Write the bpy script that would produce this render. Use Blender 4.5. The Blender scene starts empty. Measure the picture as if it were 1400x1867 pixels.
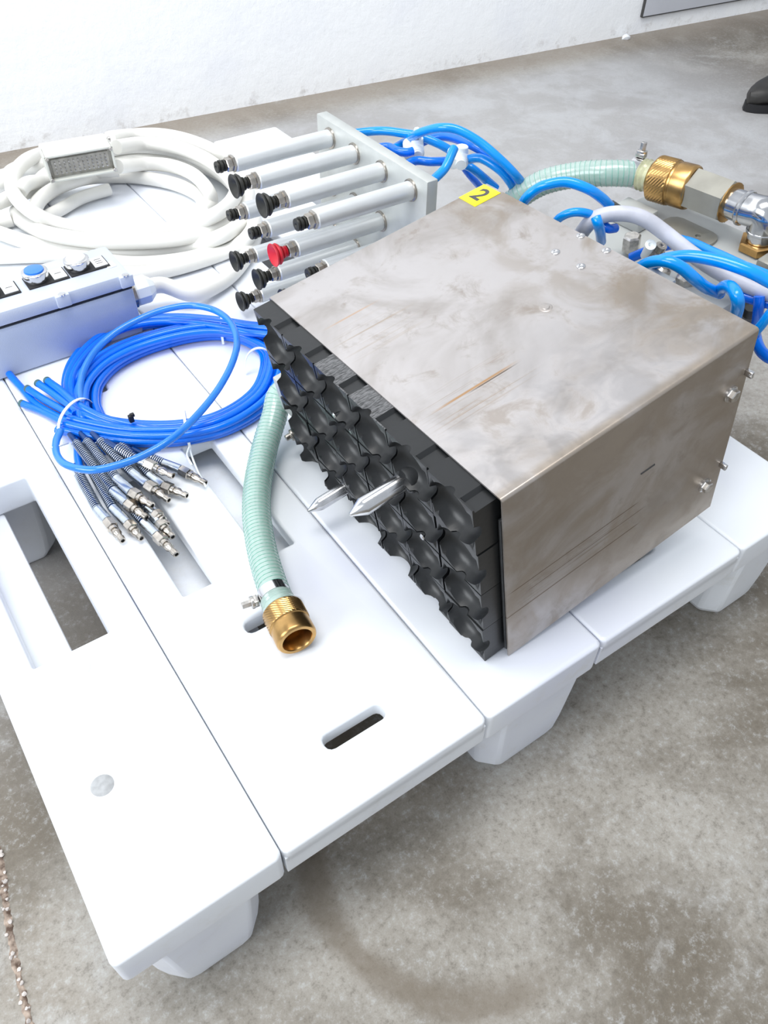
import bpy, bmesh, math, random
from mathutils import Vector, Matrix
random.seed(7)
S = bpy.context.scene
COL = S.collection
V = Vector
PI = math.pi

# ------------------------------------------------------------------ camera
F = 1443.1
R = ((0.82289175, -0.56805395, 0.01280126), (-0.40723939, -0.60534508, -0.68389576), (0.39623887, 0.557559, -0.72946742))
CAM = V((0.06623322, -0.21584697, 0.60499286))
cd = bpy.data.cameras.new('camera'); cam = bpy.data.objects.new('camera', cd); COL.objects.link(cam)
m = Matrix(((R[0][0], -R[1][0], -R[2][0]), (R[0][1], -R[1][1], -R[2][1]), (R[0][2], -R[1][2], -R[2][2]))).to_4x4()
m.translation = CAM
cam.matrix_world = m
cd.sensor_fit = 'HORIZONTAL'; cd.sensor_width = 36; cd.lens = F / 1400 * 36
cd.clip_start = 0.02
S.camera = cam

# ------------------------------------------------------------------ world, lights, exposure
S.view_settings.view_transform = 'Standard'; S.view_settings.look = 'None'
S.view_settings.gamma = 1; S.view_settings.use_curve_mapping = False
S.view_settings.exposure = 0.09
w = bpy.data.worlds.new('world'); S.world = w; w.use_nodes = True
bg = w.node_tree.nodes['Background']
bg.inputs[0].default_value = (0.86, 0.92, 1.0, 1); bg.inputs[1].default_value = 0.70
def area(name, loc, tgt, sx, sy, power, col):
    l = bpy.data.lights.new(name, 'AREA'); l.shape = 'RECTANGLE'; l.size = sx; l.size_y = sy; l.energy = power; l.color = col
    o = bpy.data.objects.new(name, l); COL.objects.link(o); o.location = loc
    o.rotation_euler = (V(tgt) - V(loc)).to_track_quat('-Z', 'Y').to_euler()
    return o
area('window_light', (-3.3, 0.2, 2.2), (0.4, 1.1, 0), 3.0, 1.8, 120, (0.93, 0.97, 1.0))
area('wall_fill', (0.0, 0.5, 3.2), (0.6, 1.9, 0.2), 2.4, 1.2, 84, (1.0, 0.99, 0.97))  # added unseen fill lamp, aimed at the wall to whiten it

# ------------------------------------------------------------------ pixel to point, in the 1400 x 1867 frame
def ray(u, v):
    a, b = (u - 700) / F, (v - 933.5) / F
    return V((R[0][i] * a + R[1][i] * b + R[2][i] for i in range(3)))
def G(u, v, z=0.0):
    d = ray(u, v); return CAM + d * ((z - CAM.z) / d.z)
def D(u, v, t):
    return CAM + ray(u, v) * t

# ------------------------------------------------------------------ materials
def new_mat(name):
    mt = bpy.data.materials.new(name); mt.use_nodes = True
    return mt, mt.node_tree, mt.node_tree.nodes['Principled BSDF']
def plain(name, col, rough=0.5, metal=0.0, noise=0.0, nscale=40, bump=0.0, bscale=200, trans=0.0, coat=0.0, stretch=None, sss=0.0, spec=None, col2=None):
    mt, nt, p = new_mat(name)
    p.inputs['Roughness'].default_value = rough; p.inputs['Metallic'].default_value = metal
    p.inputs['Transmission Weight'].default_value = trans; p.inputs['Coat Weight'].default_value = coat
    if spec is not None: p.inputs['Specular IOR Level'].default_value = spec
    if sss:
        p.inputs['Subsurface Weight'].default_value = sss; p.inputs['Subsurface Scale'].default_value = 0.01
        p.inputs['Subsurface Radius'].default_value = (1, 1, 1)
    tc = nt.nodes.new('ShaderNodeTexCoord'); mp = nt.nodes.new('ShaderNodeMapping')
    nt.links.new(tc.outputs['Object'], mp.inputs[0])
    if stretch: mp.inputs['Scale'].default_value = stretch
    n = nt.nodes.new('ShaderNodeTexNoise'); n.inputs['Scale'].default_value = nscale; n.inputs['Detail'].default_value = 5
    nt.links.new(mp.outputs[0], n.inputs['Vector'])
    r = nt.nodes.new('ShaderNodeValToRGB')
    c2 = col2 or tuple(c * (1 - noise) for c in col)
    r.color_ramp.elements[0].position = 0.35; r.color_ramp.elements[1].position = 0.65
    r.color_ramp.elements[0].color = (*c2, 1); r.color_ramp.elements[1].color = (*col, 1)
    nt.links.new(n.outputs[0], r.inputs[0]); nt.links.new(r.outputs[0], p.inputs['Base Color'])
    if bump:
        n2 = nt.nodes.new('ShaderNodeTexNoise'); n2.inputs['Scale'].default_value = bscale; n2.inputs['Detail'].default_value = 3
        nt.links.new(mp.outputs[0], n2.inputs['Vector'])
        b = nt.nodes.new('ShaderNodeBump'); b.inputs['Strength'].default_value = bump; b.inputs['Distance'].default_value = 0.001
        nt.links.new(n2.outputs[0], b.inputs['Height']); nt.links.new(b.outputs[0], p.inputs['Normal'])
    return mt

class N:            # small node helper
    def __init__(s, nt): s.nt = nt
    def mix(s, a, b, f, mode='MIX'):
        n = s.nt.nodes.new('ShaderNodeMix'); n.data_type = 'RGBA'; n.blend_type = mode; n.clamp_factor = True
        for sock, val in ((n.inputs['Factor'], f), (n.inputs['A'], a), (n.inputs['B'], b)): s.put(sock, val)
        return n.outputs['Result']
    def put(s, sock, val):
        if isinstance(val, bpy.types.NodeSocket): s.nt.links.new(val, sock)
        elif isinstance(val, tuple) and len(val) == 3 and sock.type == 'RGBA': sock.default_value = (*val, 1)
        else: sock.default_value = val
    def m(s, op, *a):
        n = s.nt.nodes.new('ShaderNodeMath'); n.operation = op
        for i, x in enumerate(a): s.put(n.inputs[i], x)
        return n.outputs[0]
    def noise(s, vec, scale, detail=4, rough=0.5, dist=0.0):
        n = s.nt.nodes.new('ShaderNodeTexNoise'); s.put(n.inputs['Vector'], vec)
        n.inputs['Scale'].default_value = scale; n.inputs['Detail'].default_value = detail
        n.inputs['Roughness'].default_value = rough; n.inputs['Distortion'].default_value = dist
        return n.outputs[0]
    def ss(s, x, lo, hi, a=0.0, b=1.0):
        n = s.nt.nodes.new('ShaderNodeMapRange'); n.interpolation_type = 'SMOOTHSTEP'
        s.put(n.inputs['Value'], x); n.inputs['From Min'].default_value = lo; n.inputs['From Max'].default_value = hi
        n.inputs['To Min'].default_value = a; n.inputs['To Max'].default_value = b
        return n.outputs[0]
    def coord(s, scale=(1, 1, 1), kind='Object'):
        tc = s.nt.nodes.new('ShaderNodeTexCoord'); mp = s.nt.nodes.new('ShaderNodeMapping')
        mp.inputs['Scale'].default_value = scale; s.nt.links.new(tc.outputs[kind], mp.inputs[0])
        return mp.outputs[0]
    def sep(s, vec):
        n = s.nt.nodes.new('ShaderNodeSeparateXYZ'); s.put(n.inputs[0], vec); return n.outputs
    def bump(s, h, strength, dist, p):
        b = s.nt.nodes.new('ShaderNodeBump'); b.inputs['Strength'].default_value = strength; b.inputs['Distance'].default_value = dist
        s.put(b.inputs['Height'], h); s.nt.links.new(b.outputs[0], p.inputs['Normal'])

def floor_mat():
    mt, nt, p = new_mat('concrete'); n = N(nt); c = n.coord()
    big = n.noise(c, 2.6, 6, 0.6, 0.4); mid = n.noise(c, 9, 8, 0.7, 0.3); fine = n.noise(c, 140, 8, 0.8); st = n.noise(c, 4.2, 5, 0.6, 0.8)
    col = n.mix((0.14, 0.118, 0.088), (0.33, 0.308, 0.272), n.ss(big, 0.40, 0.60))
    col = n.mix(col, (0.44, 0.44, 0.43), n.ss(mid, 0.55, 0.72, 0, 0.55))
    col = n.mix(col, (0.17, 0.135, 0.095), n.ss(st, 0.58, 0.74, 0, 0.5))
    col = n.mix(col, (0.55, 0.57, 0.58), n.ss(fine, 0.50, 0.70, 0, 0.45))
    col = n.mix(col, (0.10, 0.085, 0.065), n.ss(fine, 0.34, 0.50, 0.55, 0))
    # brownish grime that lies along the foot of the wall and in the far right corner
    x, y, z = n.sep(c)
    wy = n.m('ADD', n.m('MULTIPLY', x, 0.0926), y)
    f = n.m('MULTIPLY', n.ss(wy, 1.60, 1.79), n.ss(mid, 0.3, 0.6, 0.4, 0.8))
    col = n.mix(col, (0.24, 0.20, 0.16), f)
    # dark drag mark beside the pallet
    dx = n.m('SUBTRACT', x, 0.30); dy = n.m('ADD', y, 0.02)
    rr = n.m('SQRT', n.m('ADD', n.m('MULTIPLY', dx, dx), n.m('MULTIPLY', dy, dy)))
    ring = n.ss(n.m('ABSOLUTE', n.m('SUBTRACT', n.m('ADD', rr, n.m('MULTIPLY', mid, 0.05)), 0.165)), 0.004, 0.022, 0.7, 0)
    ring = n.m('MULTIPLY', ring, n.ss(n.m('ADD', x, n.m('MULTIPLY', mid, 0.1)), 0.30, 0.36, 1, 0))
    col = n.mix(col, (0.15, 0.12, 0.085), ring)
    # cleaner concrete further along, with some wall sheen painted into its paler colour
    clean_sheen = n.m('MULTIPLY', n.ss(n.m('ADD', y, n.m('MULTIPLY', big, 0.5)), 0.35, 1.0), n.ss(wy, 1.60, 1.74, 1, 0))
    clean_sheen = n.m('MULTIPLY', clean_sheen, n.ss(n.m('ADD', x, n.m('MULTIPLY', mid, 0.4)), 2.1, 2.7, 1, 0))
    col = n.mix(col, n.mix((0.40, 0.395, 0.40), (0.48, 0.485, 0.50), n.ss(mid, 0.4, 0.6)), n.m('MULTIPLY', clean_sheen, 0.78))
    nt.links.new(col, p.inputs['Base Color']); p.inputs['Roughness'].default_value = 0.45
    n.bump(n.m('ADD', fine, n.m('MULTIPLY', mid, 2.0)), 0.35, 0.002, p)
    return mt
def wall_mat():
    mt, nt, p = new_mat('painted_plaster'); n = N(nt); c = n.coord()
    a = n.noise(c, 30, 6, 0.7); b = n.noise(c, 6, 4, 0.6)
    col = n.mix((0.95, 0.965, 0.985), (0.88, 0.90, 0.95), n.ss(b, 0.45, 0.7, 0, 0.6))
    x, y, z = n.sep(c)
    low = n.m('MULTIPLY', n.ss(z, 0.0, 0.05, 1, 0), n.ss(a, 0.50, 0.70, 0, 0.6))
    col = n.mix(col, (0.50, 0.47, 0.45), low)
    nt.links.new(col, p.inputs['Base Color']); p.inputs['Roughness'].default_value = 0.7
    n.bump(a, 0.5, 0.004, p)
    return mt
def pallet_mat():
    mt, nt, p = new_mat('white_polyethylene'); n = N(nt); c = n.coord(kind='Object')
    a = n.noise(c, 3.5, 3, 0.5, 0.2); b = n.noise(c, 60, 6, 0.8)
    col = n.mix((0.83, 0.86, 0.90), (0.69, 0.715, 0.82), n.ss(a, 0.42, 0.66, 0, 0.8))
    col = n.mix(col, (0.45, 0.40, 0.34), n.ss(b, 0.68, 0.80, 0, 0.35))
    x, y, z = n.sep(c)
    edge = n.m('MULTIPLY', n.ss(z, -0.02, -0.003, 1, 0), n.ss(n.noise(c, 25, 6, 0.7), 0.5, 0.75, 0, 0.35))
    col = n.mix(col, (0.62, 0.60, 0.54), edge)
    nt.links.new(col, p.inputs['Base Color']); p.inputs['Roughness'].default_value = 0.38
    p.inputs['Subsurface Weight'].default_value = 0.3; p.inputs['Subsurface Scale'].default_value = 0.012
    p.inputs['Subsurface Radius'].default_value = (1, 1, 1)
    n.bump(a, 0.25, 0.01, p)
    return mt
def steel_mat():
    mt, nt, p = new_mat('stained_stainless_steel'); n = N(nt); c = n.coord()
    x, y, z = n.sep(c)
    big = n.noise(c, 9, 5, 0.6, 0.6); mid = n.noise(c, 30, 6, 0.65, 0.5)
    sx = n.noise(n.coord((5, 420, 420)), 1.0, 4, 0.6)
    col = n.mix((0.52, 0.495, 0.49), (0.37, 0.34, 0.32), n.ss(big, 0.42, 0.66))
    col = n.mix(col, (0.27, 0.225, 0.185), n.ss(mid, 0.53, 0.72, 0, 0.6))
    # brown water stains, more of them towards the rear
    col = n.mix(col, (0.28, 0.225, 0.165), n.m('MULTIPLY', n.ss(x, 0.10, 0.27), n.ss(n.noise(c, 16, 4, 0.6, 1.0), 0.40, 0.62, 0.1, 0.75)))
    # fine rubbed bands along the sheet
    def streak(axis, pos, x0, x1, width, colr, amt, soft=0.01):
        d = n.m('ABSOLUTE', n.m('SUBTRACT', axis, pos))
        f = n.ss(d, width * 0.35, width, amt, 0)
        f = n.m('MULTIPLY', f, n.m('MULTIPLY', n.ss(x, x0, x0 + soft), n.ss(x, x1 - soft, x1, 1, 0)))
        return f, colr
    lines = n.ss(sx, 0.52, 0.66)
    for (ax, pos, x0, x1, wd, colr, amt, so, tex) in (
            (y, 0.100, -0.01, 0.120, 0.030, (0.33, 0.24, 0.16), 0.75, 0.05, 1),
            (y, 0.215, -0.01, 0.10, 0.03, (0.36, 0.28, 0.2), 0.6, 0.05, 1),
            (y, 0.1015, 0.012, 0.108, 0.0016, (0.42, 0.23, 0.09), 0.85, 0.03, 0),
            (y, 0.0995, 0.045, 0.106, 0.0008, (0.10, 0.06, 0.03), 0.9, 0.02, 0),
            (y, 0.249, 0.004, 0.075, 0.0014, (0.50, 0.30, 0.16), 0.6, 0.03, 0),
            (z, 0.085, -0.01, 0.155, 0.034, (0.26, 0.20, 0.14), 0.8, 0.04, 1)):
        f, cc = streak(ax, pos, x0, x1, wd, colr, amt, so)
        if tex: f = n.m('MULTIPLY', f, lines)
        col = n.mix(col, cc, f)
    side = n.ss(y, 0.004, 0.012, 1, 0)
    col = n.mix(col, (0.35, 0.295, 0.24), n.m('MULTIPLY', side, n.ss(n.noise(c, 13, 5, 0.6, 0.8), 0.36, 0.58, 0.25, 0.85)))
    for (pos, x0, x1, wd) in ((0.0645, -0.01, 0.156, 0.0011), (0.098, 0.0, 0.15, 0.0009), (0.084, 0.02, 0.16, 0.0007)):
        f, cc = streak(z, pos, x0, x1, wd, (0.14, 0.09, 0.05), 0.85, 0.01)
        col = n.mix(col, cc, n.m('MULTIPLY', f, side))
    nt.links.new(col, p.inputs['Base Color'])
    p.inputs['Metallic'].default_value = 0.72
    nt.links.new(n.ss(mid, 0.35, 0.7, 0.28, 0.46), p.inputs['Roughness'])
    n.bump(sx, 0.06, 0.001, p)
    return mt
M = {}
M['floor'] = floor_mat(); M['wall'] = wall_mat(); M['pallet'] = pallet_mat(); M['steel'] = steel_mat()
M['plug'] = plain('grey_plug_plastic', (0.42, 0.43, 0.44), 0.6, noise=0.2, nscale=200)
M['door'] = plain('grey_panel_paint', (0.62, 0.64, 0.70), 0.5, noise=0.08, nscale=8)
M['darkline'] = plain('dark_seal', (0.05, 0.05, 0.05), 0.7)
M['black'] = plain('black_rubber', (0.010, 0.011, 0.012), 0.36, bump=0.15, bscale=120, spec=0.5)
M['blackworn'] = plain('worn_black_rubber', (0.016, 0.017, 0.018), 0.45, nscale=3, col2=(0.15, 0.15, 0.155), stretch=(70, 400, 30), bump=0.6, bscale=1.5)
M['blacktop'] = plain('black_plastic_body', (0.03, 0.032, 0.034), 0.5, noise=0.5, nscale=60, bump=0.1)
M['chrome'] = plain('polished_steel', (0.68, 0.68, 0.69), 0.16, 1.0, noise=0.15, nscale=90)
M['nickel'] = plain('nickel_plated_brass', (0.58, 0.535, 0.48), 0.24, 1.0, noise=0.35, nscale=120)
M['zinc'] = plain('zinc_spring_steel', (0.58, 0.63, 0.69), 0.26, 1.0, noise=0.2, nscale=100)
M['bolt'] = plain('bolt_steel', (0.70, 0.67, 0.63), 0.3, 1.0, noise=0.4, nscale=200)
M['brass'] = plain('brass', (0.56, 0.34, 0.13), 0.29, 1.0, noise=0.35, nscale=60)
M['brassdark'] = plain('brass_bore', (0.30, 0.17, 0.05), 0.4, 1.0)
M['alu'] = plain('aluminium_rod', (0.74, 0.76, 0.77), 0.38, 0.55, noise=0.10, nscale=20, stretch=(1, 1, 1))
M['aluplate'] = plain('brushed_aluminium_plate', (0.62, 0.64, 0.62), 0.42, 0.6, noise=0.15, nscale=25)
M['aluhex'] = plain('dull_hex_steel', (0.33, 0.32, 0.28), 0.45, 0.5, noise=0.2, nscale=30)
M['blue'] = plain('blue_polyurethane', (0.0, 0.165, 0.84), 0.2, noise=0.15, nscale=15, coat=0.12)
M['navy'] = plain('navy_inner_tube', (0.0, 0.035, 0.16), 0.3)
M['bluesky'] = plain('light_blue_polyurethane', (0.0, 0.28, 0.84), 0.2, noise=0.10, nscale=15, coat=0.15)
M['blueclear'] = plain('clear_blue_tube', (0.03, 0.30, 0.92), 0.12, trans=0.4, coat=0.3)
M['tubeend'] = plain('grimy_tube_end', (0.05, 0.12, 0.13), 0.6)
M['bore'] = plain('bore_black', (0.01, 0.01, 0.01), 0.7)
M['cable'] = plain('ivory_cable', (0.83, 0.82, 0.78), 0.42, noise=0.12, nscale=9, bump=0.1, bscale=60)
M['cablegrey'] = plain('grey_cable', (0.56, 0.57, 0.64), 0.42, noise=0.25, nscale=30)
M['hood'] = plain('grey_beige_hood', (0.66, 0.67, 0.62), 0.45, noise=0.1, nscale=30)
M['hoodin'] = plain('insert_plastic', (0.52, 0.50, 0.45), 0.5, noise=0.3, nscale=120)
M['tie'] = plain('white_nylon', (0.86, 0.90, 0.90), 0.35)
M['ctrl'] = plain('blue_grey_paint', (0.46, 0.52, 0.65), 0.42, noise=0.08, nscale=12, bump=0.15, bscale=700)
M['ctrllid'] = plain('blue_grey_lid_paint', (0.56, 0.61, 0.72), 0.42, noise=0.06, nscale=12, bump=0.15, bscale=700)
M['gasket'] = plain('black_gasket', (0.01, 0.01, 0.012), 0.6)
M['bluebutton'] = plain('blue_button', (0.01, 0.18, 0.75), 0.25, coat=0.5)
M['whitebutton'] = plain('white_button', (0.85, 0.87, 0.86), 0.3, coat=0.3)
M['paper'] = plain('label_white', (0.85, 0.86, 0.85), 0.5)
M['ink'] = plain('label_ink', (0.06, 0.06, 0.07), 0.6)
M['yellow'] = plain('yellow_sticker', (0.92, 0.80, 0.01), 0.3)
M['red'] = plain('red_silicone', (0.62, 0.012, 0.03), 0.4)
M['cup'] = plain('black_cup_rubber', (0.022, 0.022, 0.018), 0.5, noise=0.4, nscale=150)
M['cupband'] = plain('tan_cup_ring', (0.42, 0.37, 0.26), 0.5)
M['hose'] = plain('clear_green_hose', (0.68, 0.86, 0.80), 0.20, noise=0.06, nscale=50, trans=0.55, coat=0.3)
M['collar'] = plain('yellowed_collar', (0.55, 0.55, 0.36), 0.25, 0.3, noise=0.3, nscale=60)
M['hosewire'] = plain('green_hose_spiral', (0.20, 0.42, 0.35), 0.35)
M['hosecore'] = plain('hose_lining', (0.01, 0.22, 0.12), 0.35)
M['machine'] = plain('grey_machine_paint', (0.47, 0.485, 0.475), 0.42, noise=0.15, nscale=15)
M['machinedark'] = plain('dark_machine_steel', (0.10, 0.10, 0.095), 0.5, 0.4, noise=0.4, nscale=40)
M['shoe'] = plain('dark_leather', (0.03, 0.028, 0.026), 0.5, noise=0.4, nscale=30)
M['crack'] = plain('joint_filler', (0.40, 0.32, 0.26), 0.9, nscale=150, col2=(0.08, 0.05, 0.035), bump=1.0, bscale=250)
M['pebble'] = plain('pale_grit', (0.72, 0.66, 0.62), 0.8, noise=0.4, nscale=60)

# ------------------------------------------------------------------ mesh helpers
class MB:
    def __init__(s): s.v = []; s.f = []
    def add(s, vs, fs):
        b = len(s.v); s.v += [V(p) for p in vs]; s.f += [tuple(i + b for i in f) for f in fs]
        return s
    def bm(s, bm_, mat=None):
        bm_.verts.ensure_lookup_table(); bm_.verts.index_update()
        s.add([(mat @ v.co if mat else v.co.copy()) for v in bm_.verts], [[v.index for v in f.verts] for f in bm_.faces]); bm_.free()
        return s
    def box(s, c, size, bevel=0.0, mat=None, seg=2):
        b = bmesh.new(); bmesh.ops.create_cube(b, size=1)
        for v in b.verts: v.co = V((v.co.x * size[0], v.co.y * size[1], v.co.z * size[2]))
        if bevel: bmesh.ops.bevel(b, geom=b.edges[:], offset=bevel, segments=seg, profile=0.5, affect='EDGES')
        for v in b.verts: v.co += V(c)
        return s.bm(b, mat)
    def lathe(s, a, d, prof, n=24, up=None, ang=0.0, sq=1.0):
        # prof: list of (t along d from a, radius); closed caps where radius is zero
        a = V(a); d = V(d).normalized()
        u = (V(up) if up else (V((0, 0, 1)) if abs(d.z) < 0.9 else V((1, 0, 0))))
        x = d.cross(u).normalized(); y = x.cross(d)
        vs = []; fs = []
        for t, r in prof:
            for k in range(n):
                th = 2 * PI * k / n + ang
                vs.append(a + d * t + x * (r * math.cos(th)) + y * (r * sq * math.sin(th)))
        for i in range(len(prof) - 1):
            for k in range(n):
                k2 = (k + 1) % n
                fs.append((i * n + k, (i + 1) * n + k, (i + 1) * n + k2, i * n + k2))
        if prof[0][1] > 1e-6: fs.append(tuple(range(n)))
        if prof[-1][1] > 1e-6: fs.append(tuple(reversed(range((len(prof) - 1) * n, len(prof) * n))))
        return s.add(vs, fs)
    def cyl(s, a, b, r, n=20, r2=None, ang=0.0):
        a = V(a); b = V(b); L = (b - a).length; e = min(r * 0.12, L * 0.2)
        r2 = r if r2 is None else r2
        return s.lathe(a, b - a, [(0, r - e), (e, r), (L - e, r2), (L, r2 - e)], n, ang=ang)
    def tube(s, pts, r, n=12, step=3, caps=True, smooth=True):
        P = spline(pts, step) if smooth else [V(p) for p in pts]
        fr = frames(P); vs = []; fs = []
        for i, (p, (t, x, y)) in enumerate(zip(P, fr)):
            rr = r(i / (len(P) - 1)) if callable(r) else r
            for k in range(n):
                th = 2 * PI * k / n
                vs.append(p + x * (rr * math.cos(th)) + y * (rr * math.sin(th)))
        for i in range(len(P) - 1):
            for k in range(n):
                k2 = (k + 1) % n
                fs.append((i * n + k, i * n + k2, (i + 1) * n + k2, (i + 1) * n + k))
        if caps:
            fs.append(tuple(reversed(range(n)))); fs.append(tuple(range((len(P) - 1) * n, len(P) * n)))
        return s.add(vs, fs)
    def build(s, name, mat, parent=None, smooth=38):
        me = bpy.data.meshes.new(name); me.from_pydata([tuple(v) for v in s.v], [], s.f); me.update()
        b = bmesh.new(); b.from_mesh(me); bmesh.ops.remove_doubles(b, verts=b.verts[:], dist=1e-7)
        bmesh.ops.recalc_face_normals(b, faces=b.faces[:]); b.to_mesh(me); b.free()
        if mat: me.materials.append(mat)
        if smooth:
            me.shade_smooth(); me.set_sharp_from_angle(angle=math.radians(smooth))
        o = bpy.data.objects.new(name, me); COL.objects.link(o)
        if parent is not None: o.parent = parent
        return o
def spline(pts, step=4):
    P = [V(p) for p in pts]
    if len(P) < 3:
        return [P[0].lerp(P[-1], k / 4) for k in range(5)]
    P = [P[0] * 2 - P[1]] + P + [P[-1] * 2 - P[-2]]
    out = []
    for i in range(1, len(P) - 2):
        a, b, c, d = P[i - 1], P[i], P[i + 1], P[i + 2]
        for k in range(step):
            t = k / step
            out.append(0.5 * ((2 * b) + (c - a) * t + (2 * a - 5 * b + 4 * c - d) * t * t + (3 * b - a - 3 * c + d) * t ** 3))
    out.append(P[-2])
    return out
def frames(P):
    T = []
    for i in range(len(P)):
        a = P[max(i - 1, 0)]; b = P[min(i + 1, len(P) - 1)]
        t = (b - a); T.append(t.normalized() if t.length > 1e-9 else V((1, 0, 0)))
    x = T[0].cross(V((0, 0, 1)));
    if x.length < 1e-3: x = T[0].cross(V((0, 1, 0)))
    x.normalize(); out = []
    for t in T:
        x = (x - t * x.dot(t)).normalized(); out.append((t, x, t.cross(x)))
    return out
def resample(P, step):
    out = [P[0]]; acc = 0.0
    for i in range(1, len(P)):
        a = P[i - 1]; b = P[i]; L = (b - a).length
        if L < 1e-9: continue
        t = step - acc
        while t <= L:
            out.append(a.lerp(b, t / L)); t += step
        acc = (acc + L) % step
    return out
def tag(o, label=None, cat=None, group=None, kind=None):
    if label: o['label'] = label
    if cat: o['category'] = cat
    if group: o['group'] = group
    if kind: o['kind'] = kind
    return o
def empty(name, label, cat, loc=(0, 0, 0), group=None):
    o = bpy.data.objects.new(name, None); COL.objects.link(o); o.location = loc; o.empty_display_size = 0.02
    o['_base'] = 1; del o['_base']
    return tag(o, label, cat, group)
def copy_child(o, parent, loc=None):
    c = o.copy(); COL.objects.link(c); c.parent = parent
    if loc is not None: c.location = loc
    return c
def rrect(x0, x1, y0, y1, r, seg=3):
    pts = []
    for (cx, cy, a0) in ((x1 - r, y0 + r, -PI / 2), (x1 - r, y1 - r, 0), (x0 + r, y1 - r, PI / 2), (x0 + r, y0 + r, PI)):
        for k in range(seg + 1):
            a = a0 + PI / 2 * k / seg
            pts.append((cx + r * math.cos(a), cy + r * math.sin(a)))
    return pts
def plate_holes(outer, holes, zt, zb, bev, r=0.004):
    """rounded slab with rounded through holes; outer, holes: (x0,x1,y0,y1[,r])"""
    b = bmesh.new()
    levels = [(bev, zt), (bev * 0.3, zt - bev * 0.3), (0, zt - bev), (0, zb)]
    def loops(rect, sgn, rad):
        x0, x1, y0, y1 = rect[:4]; L = []
        for ins, z in levels:
            d = ins * sgn
            rr = max(rad - ins, 0.0004) if sgn > 0 else rad + ins
            L.append([b.verts.new((px, py, z)) for px, py in rrect(x0 + d, x1 - d, y0 + d, y1 - d, rr)])
        for i in range(len(L) - 1):
            n = len(L[i])
            for k in range(n):
                b.faces.new((L[i][k], L[i][(k + 1) % n], L[i + 1][(k + 1) % n], L[i + 1][k]))
        return L
    allL = [loops(outer, 1, r)] + [loops(h, -1, h[4] if len(h) > 4 else 0.003) for h in holes]
    for li in (0, -1):
        es = []
        for L in allL:
            lp = L[li]; n = len(lp)
            for k in range(n):
                e = b.edges.get((lp[k], lp[(k + 1) % n]))
                es.append(e or b.edges.new((lp[k], lp[(k + 1) % n])))
        bmesh.ops.triangle_fill(b, use_beauty=True, use_dissolve=False, edges=es)
    return MB().bm(b)

# ------------------------------------------------------------------ setting
ZF = -0.155
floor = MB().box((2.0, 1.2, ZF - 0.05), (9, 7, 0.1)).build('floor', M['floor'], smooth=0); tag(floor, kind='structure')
wp0, wp1 = V((-2.2, 2.0005, ZF)), V((5.2, 1.3153, ZF))      # foot of the wall
wd = (wp1 - wp0).normalized(); wn = V((-wd.y, wd.x, 0))
wm = Matrix((( wd.x, wn.x, 0, 0.390), (wd.y, wn.y, 0, 1.764), (0, 0, 1, ZF), (0, 0, 0, 1)))
b = MB(); n_ = 90
for i in range(n_):                    # slightly uneven foot of the plaster
    pass
wall = MB().box((1.2, 0.06, 1.2), (8.0, 0.12, 2.4)).build('wall_back', M['wall'], smooth=0); wall.matrix_world = wm; tag(wall, kind='structure')
def wall_hit(u, v, off=0.0):
    d = ray(u, v); p0 = wm.translation - wn * off
    return CAM + d * ((p0 - CAM).dot(wn) / d.dot(wn))
p = wm.inverted() @ wall_hit(1168, 30)
door = MB().box((p.x + 0.6, -0.004, p.z + 0.9), (1.2, 0.008, 1.8), 0.002).build('door_1', M['door']); door.matrix_world = wm; tag(door, kind='structure')
fr = MB(); fr.box((p.x - 0.001, -0.004, p.z + 0.9), (0.003, 0.009, 1.8)); fr.box((p.x + 0.6, -0.004, p.z - 0.001), (1.2, 0.009, 0.002))
fr.build('door_edge', M['darkline'], door)

# crack in the floor
b = MB(); cp = [G(-40, 1440, ZF), G(0, 1570, ZF), G(10, 1650, ZF), G(22, 1720, ZF), G(38, 1800, ZF), G(54, 1867, ZF), G(70, 1960, ZF)]
P = resample(spline(cp, 8), 0.003); vs = []; fs = []
for i, q in enumerate(P):
    a = P[max(i - 1, 0)]; c = P[min(i + 1, len(P) - 1)]; t = (c - a).normalized(); s_ = V((-t.y, t.x, 0))
    wl = 0.0030 + random.random() * 0.0030; wr = 0.0030 + random.random() * 0.0030
    vs += [q - s_ * wl + V((0, 0, -0.001)), q - s_ * wl * 0.5 + V((0, 0, 0.0006)), q + s_ * wr * 0.5 + V((0, 0, 0.0006)), q + s_ * wr + V((0, 0, -0.001))]
for i in range(len(P) - 1):
    for k in range(3):
        a = i * 4 + k; fs.append((a, a + 1, a + 5, a + 4))
b.add(vs, fs); b.build('floor_crack', M['crack'], floor)
b = MB()
def pebble(bb, c, r):
    x = bmesh.new(); bmesh.ops.create_icosphere(x, subdivisions=1, radius=r)
    for v in x.verts: v.co = V((v.co.x * random.uniform(.7, 1.3), v.co.y * random.uniform(.7, 1.3), v.co.z * random.uniform(.5, .8))) + V(c)
    bb.bm(x)
for q in P:
    if random.random() < 0.45: pebble(b, q + V((random.uniform(-.003, .003), random.uniform(-.002, .002), 0.001)), random.uniform(.0006, .0024))
tag(b.build('crack_grit', M['pebble'], floor), kind='stuff')

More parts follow.
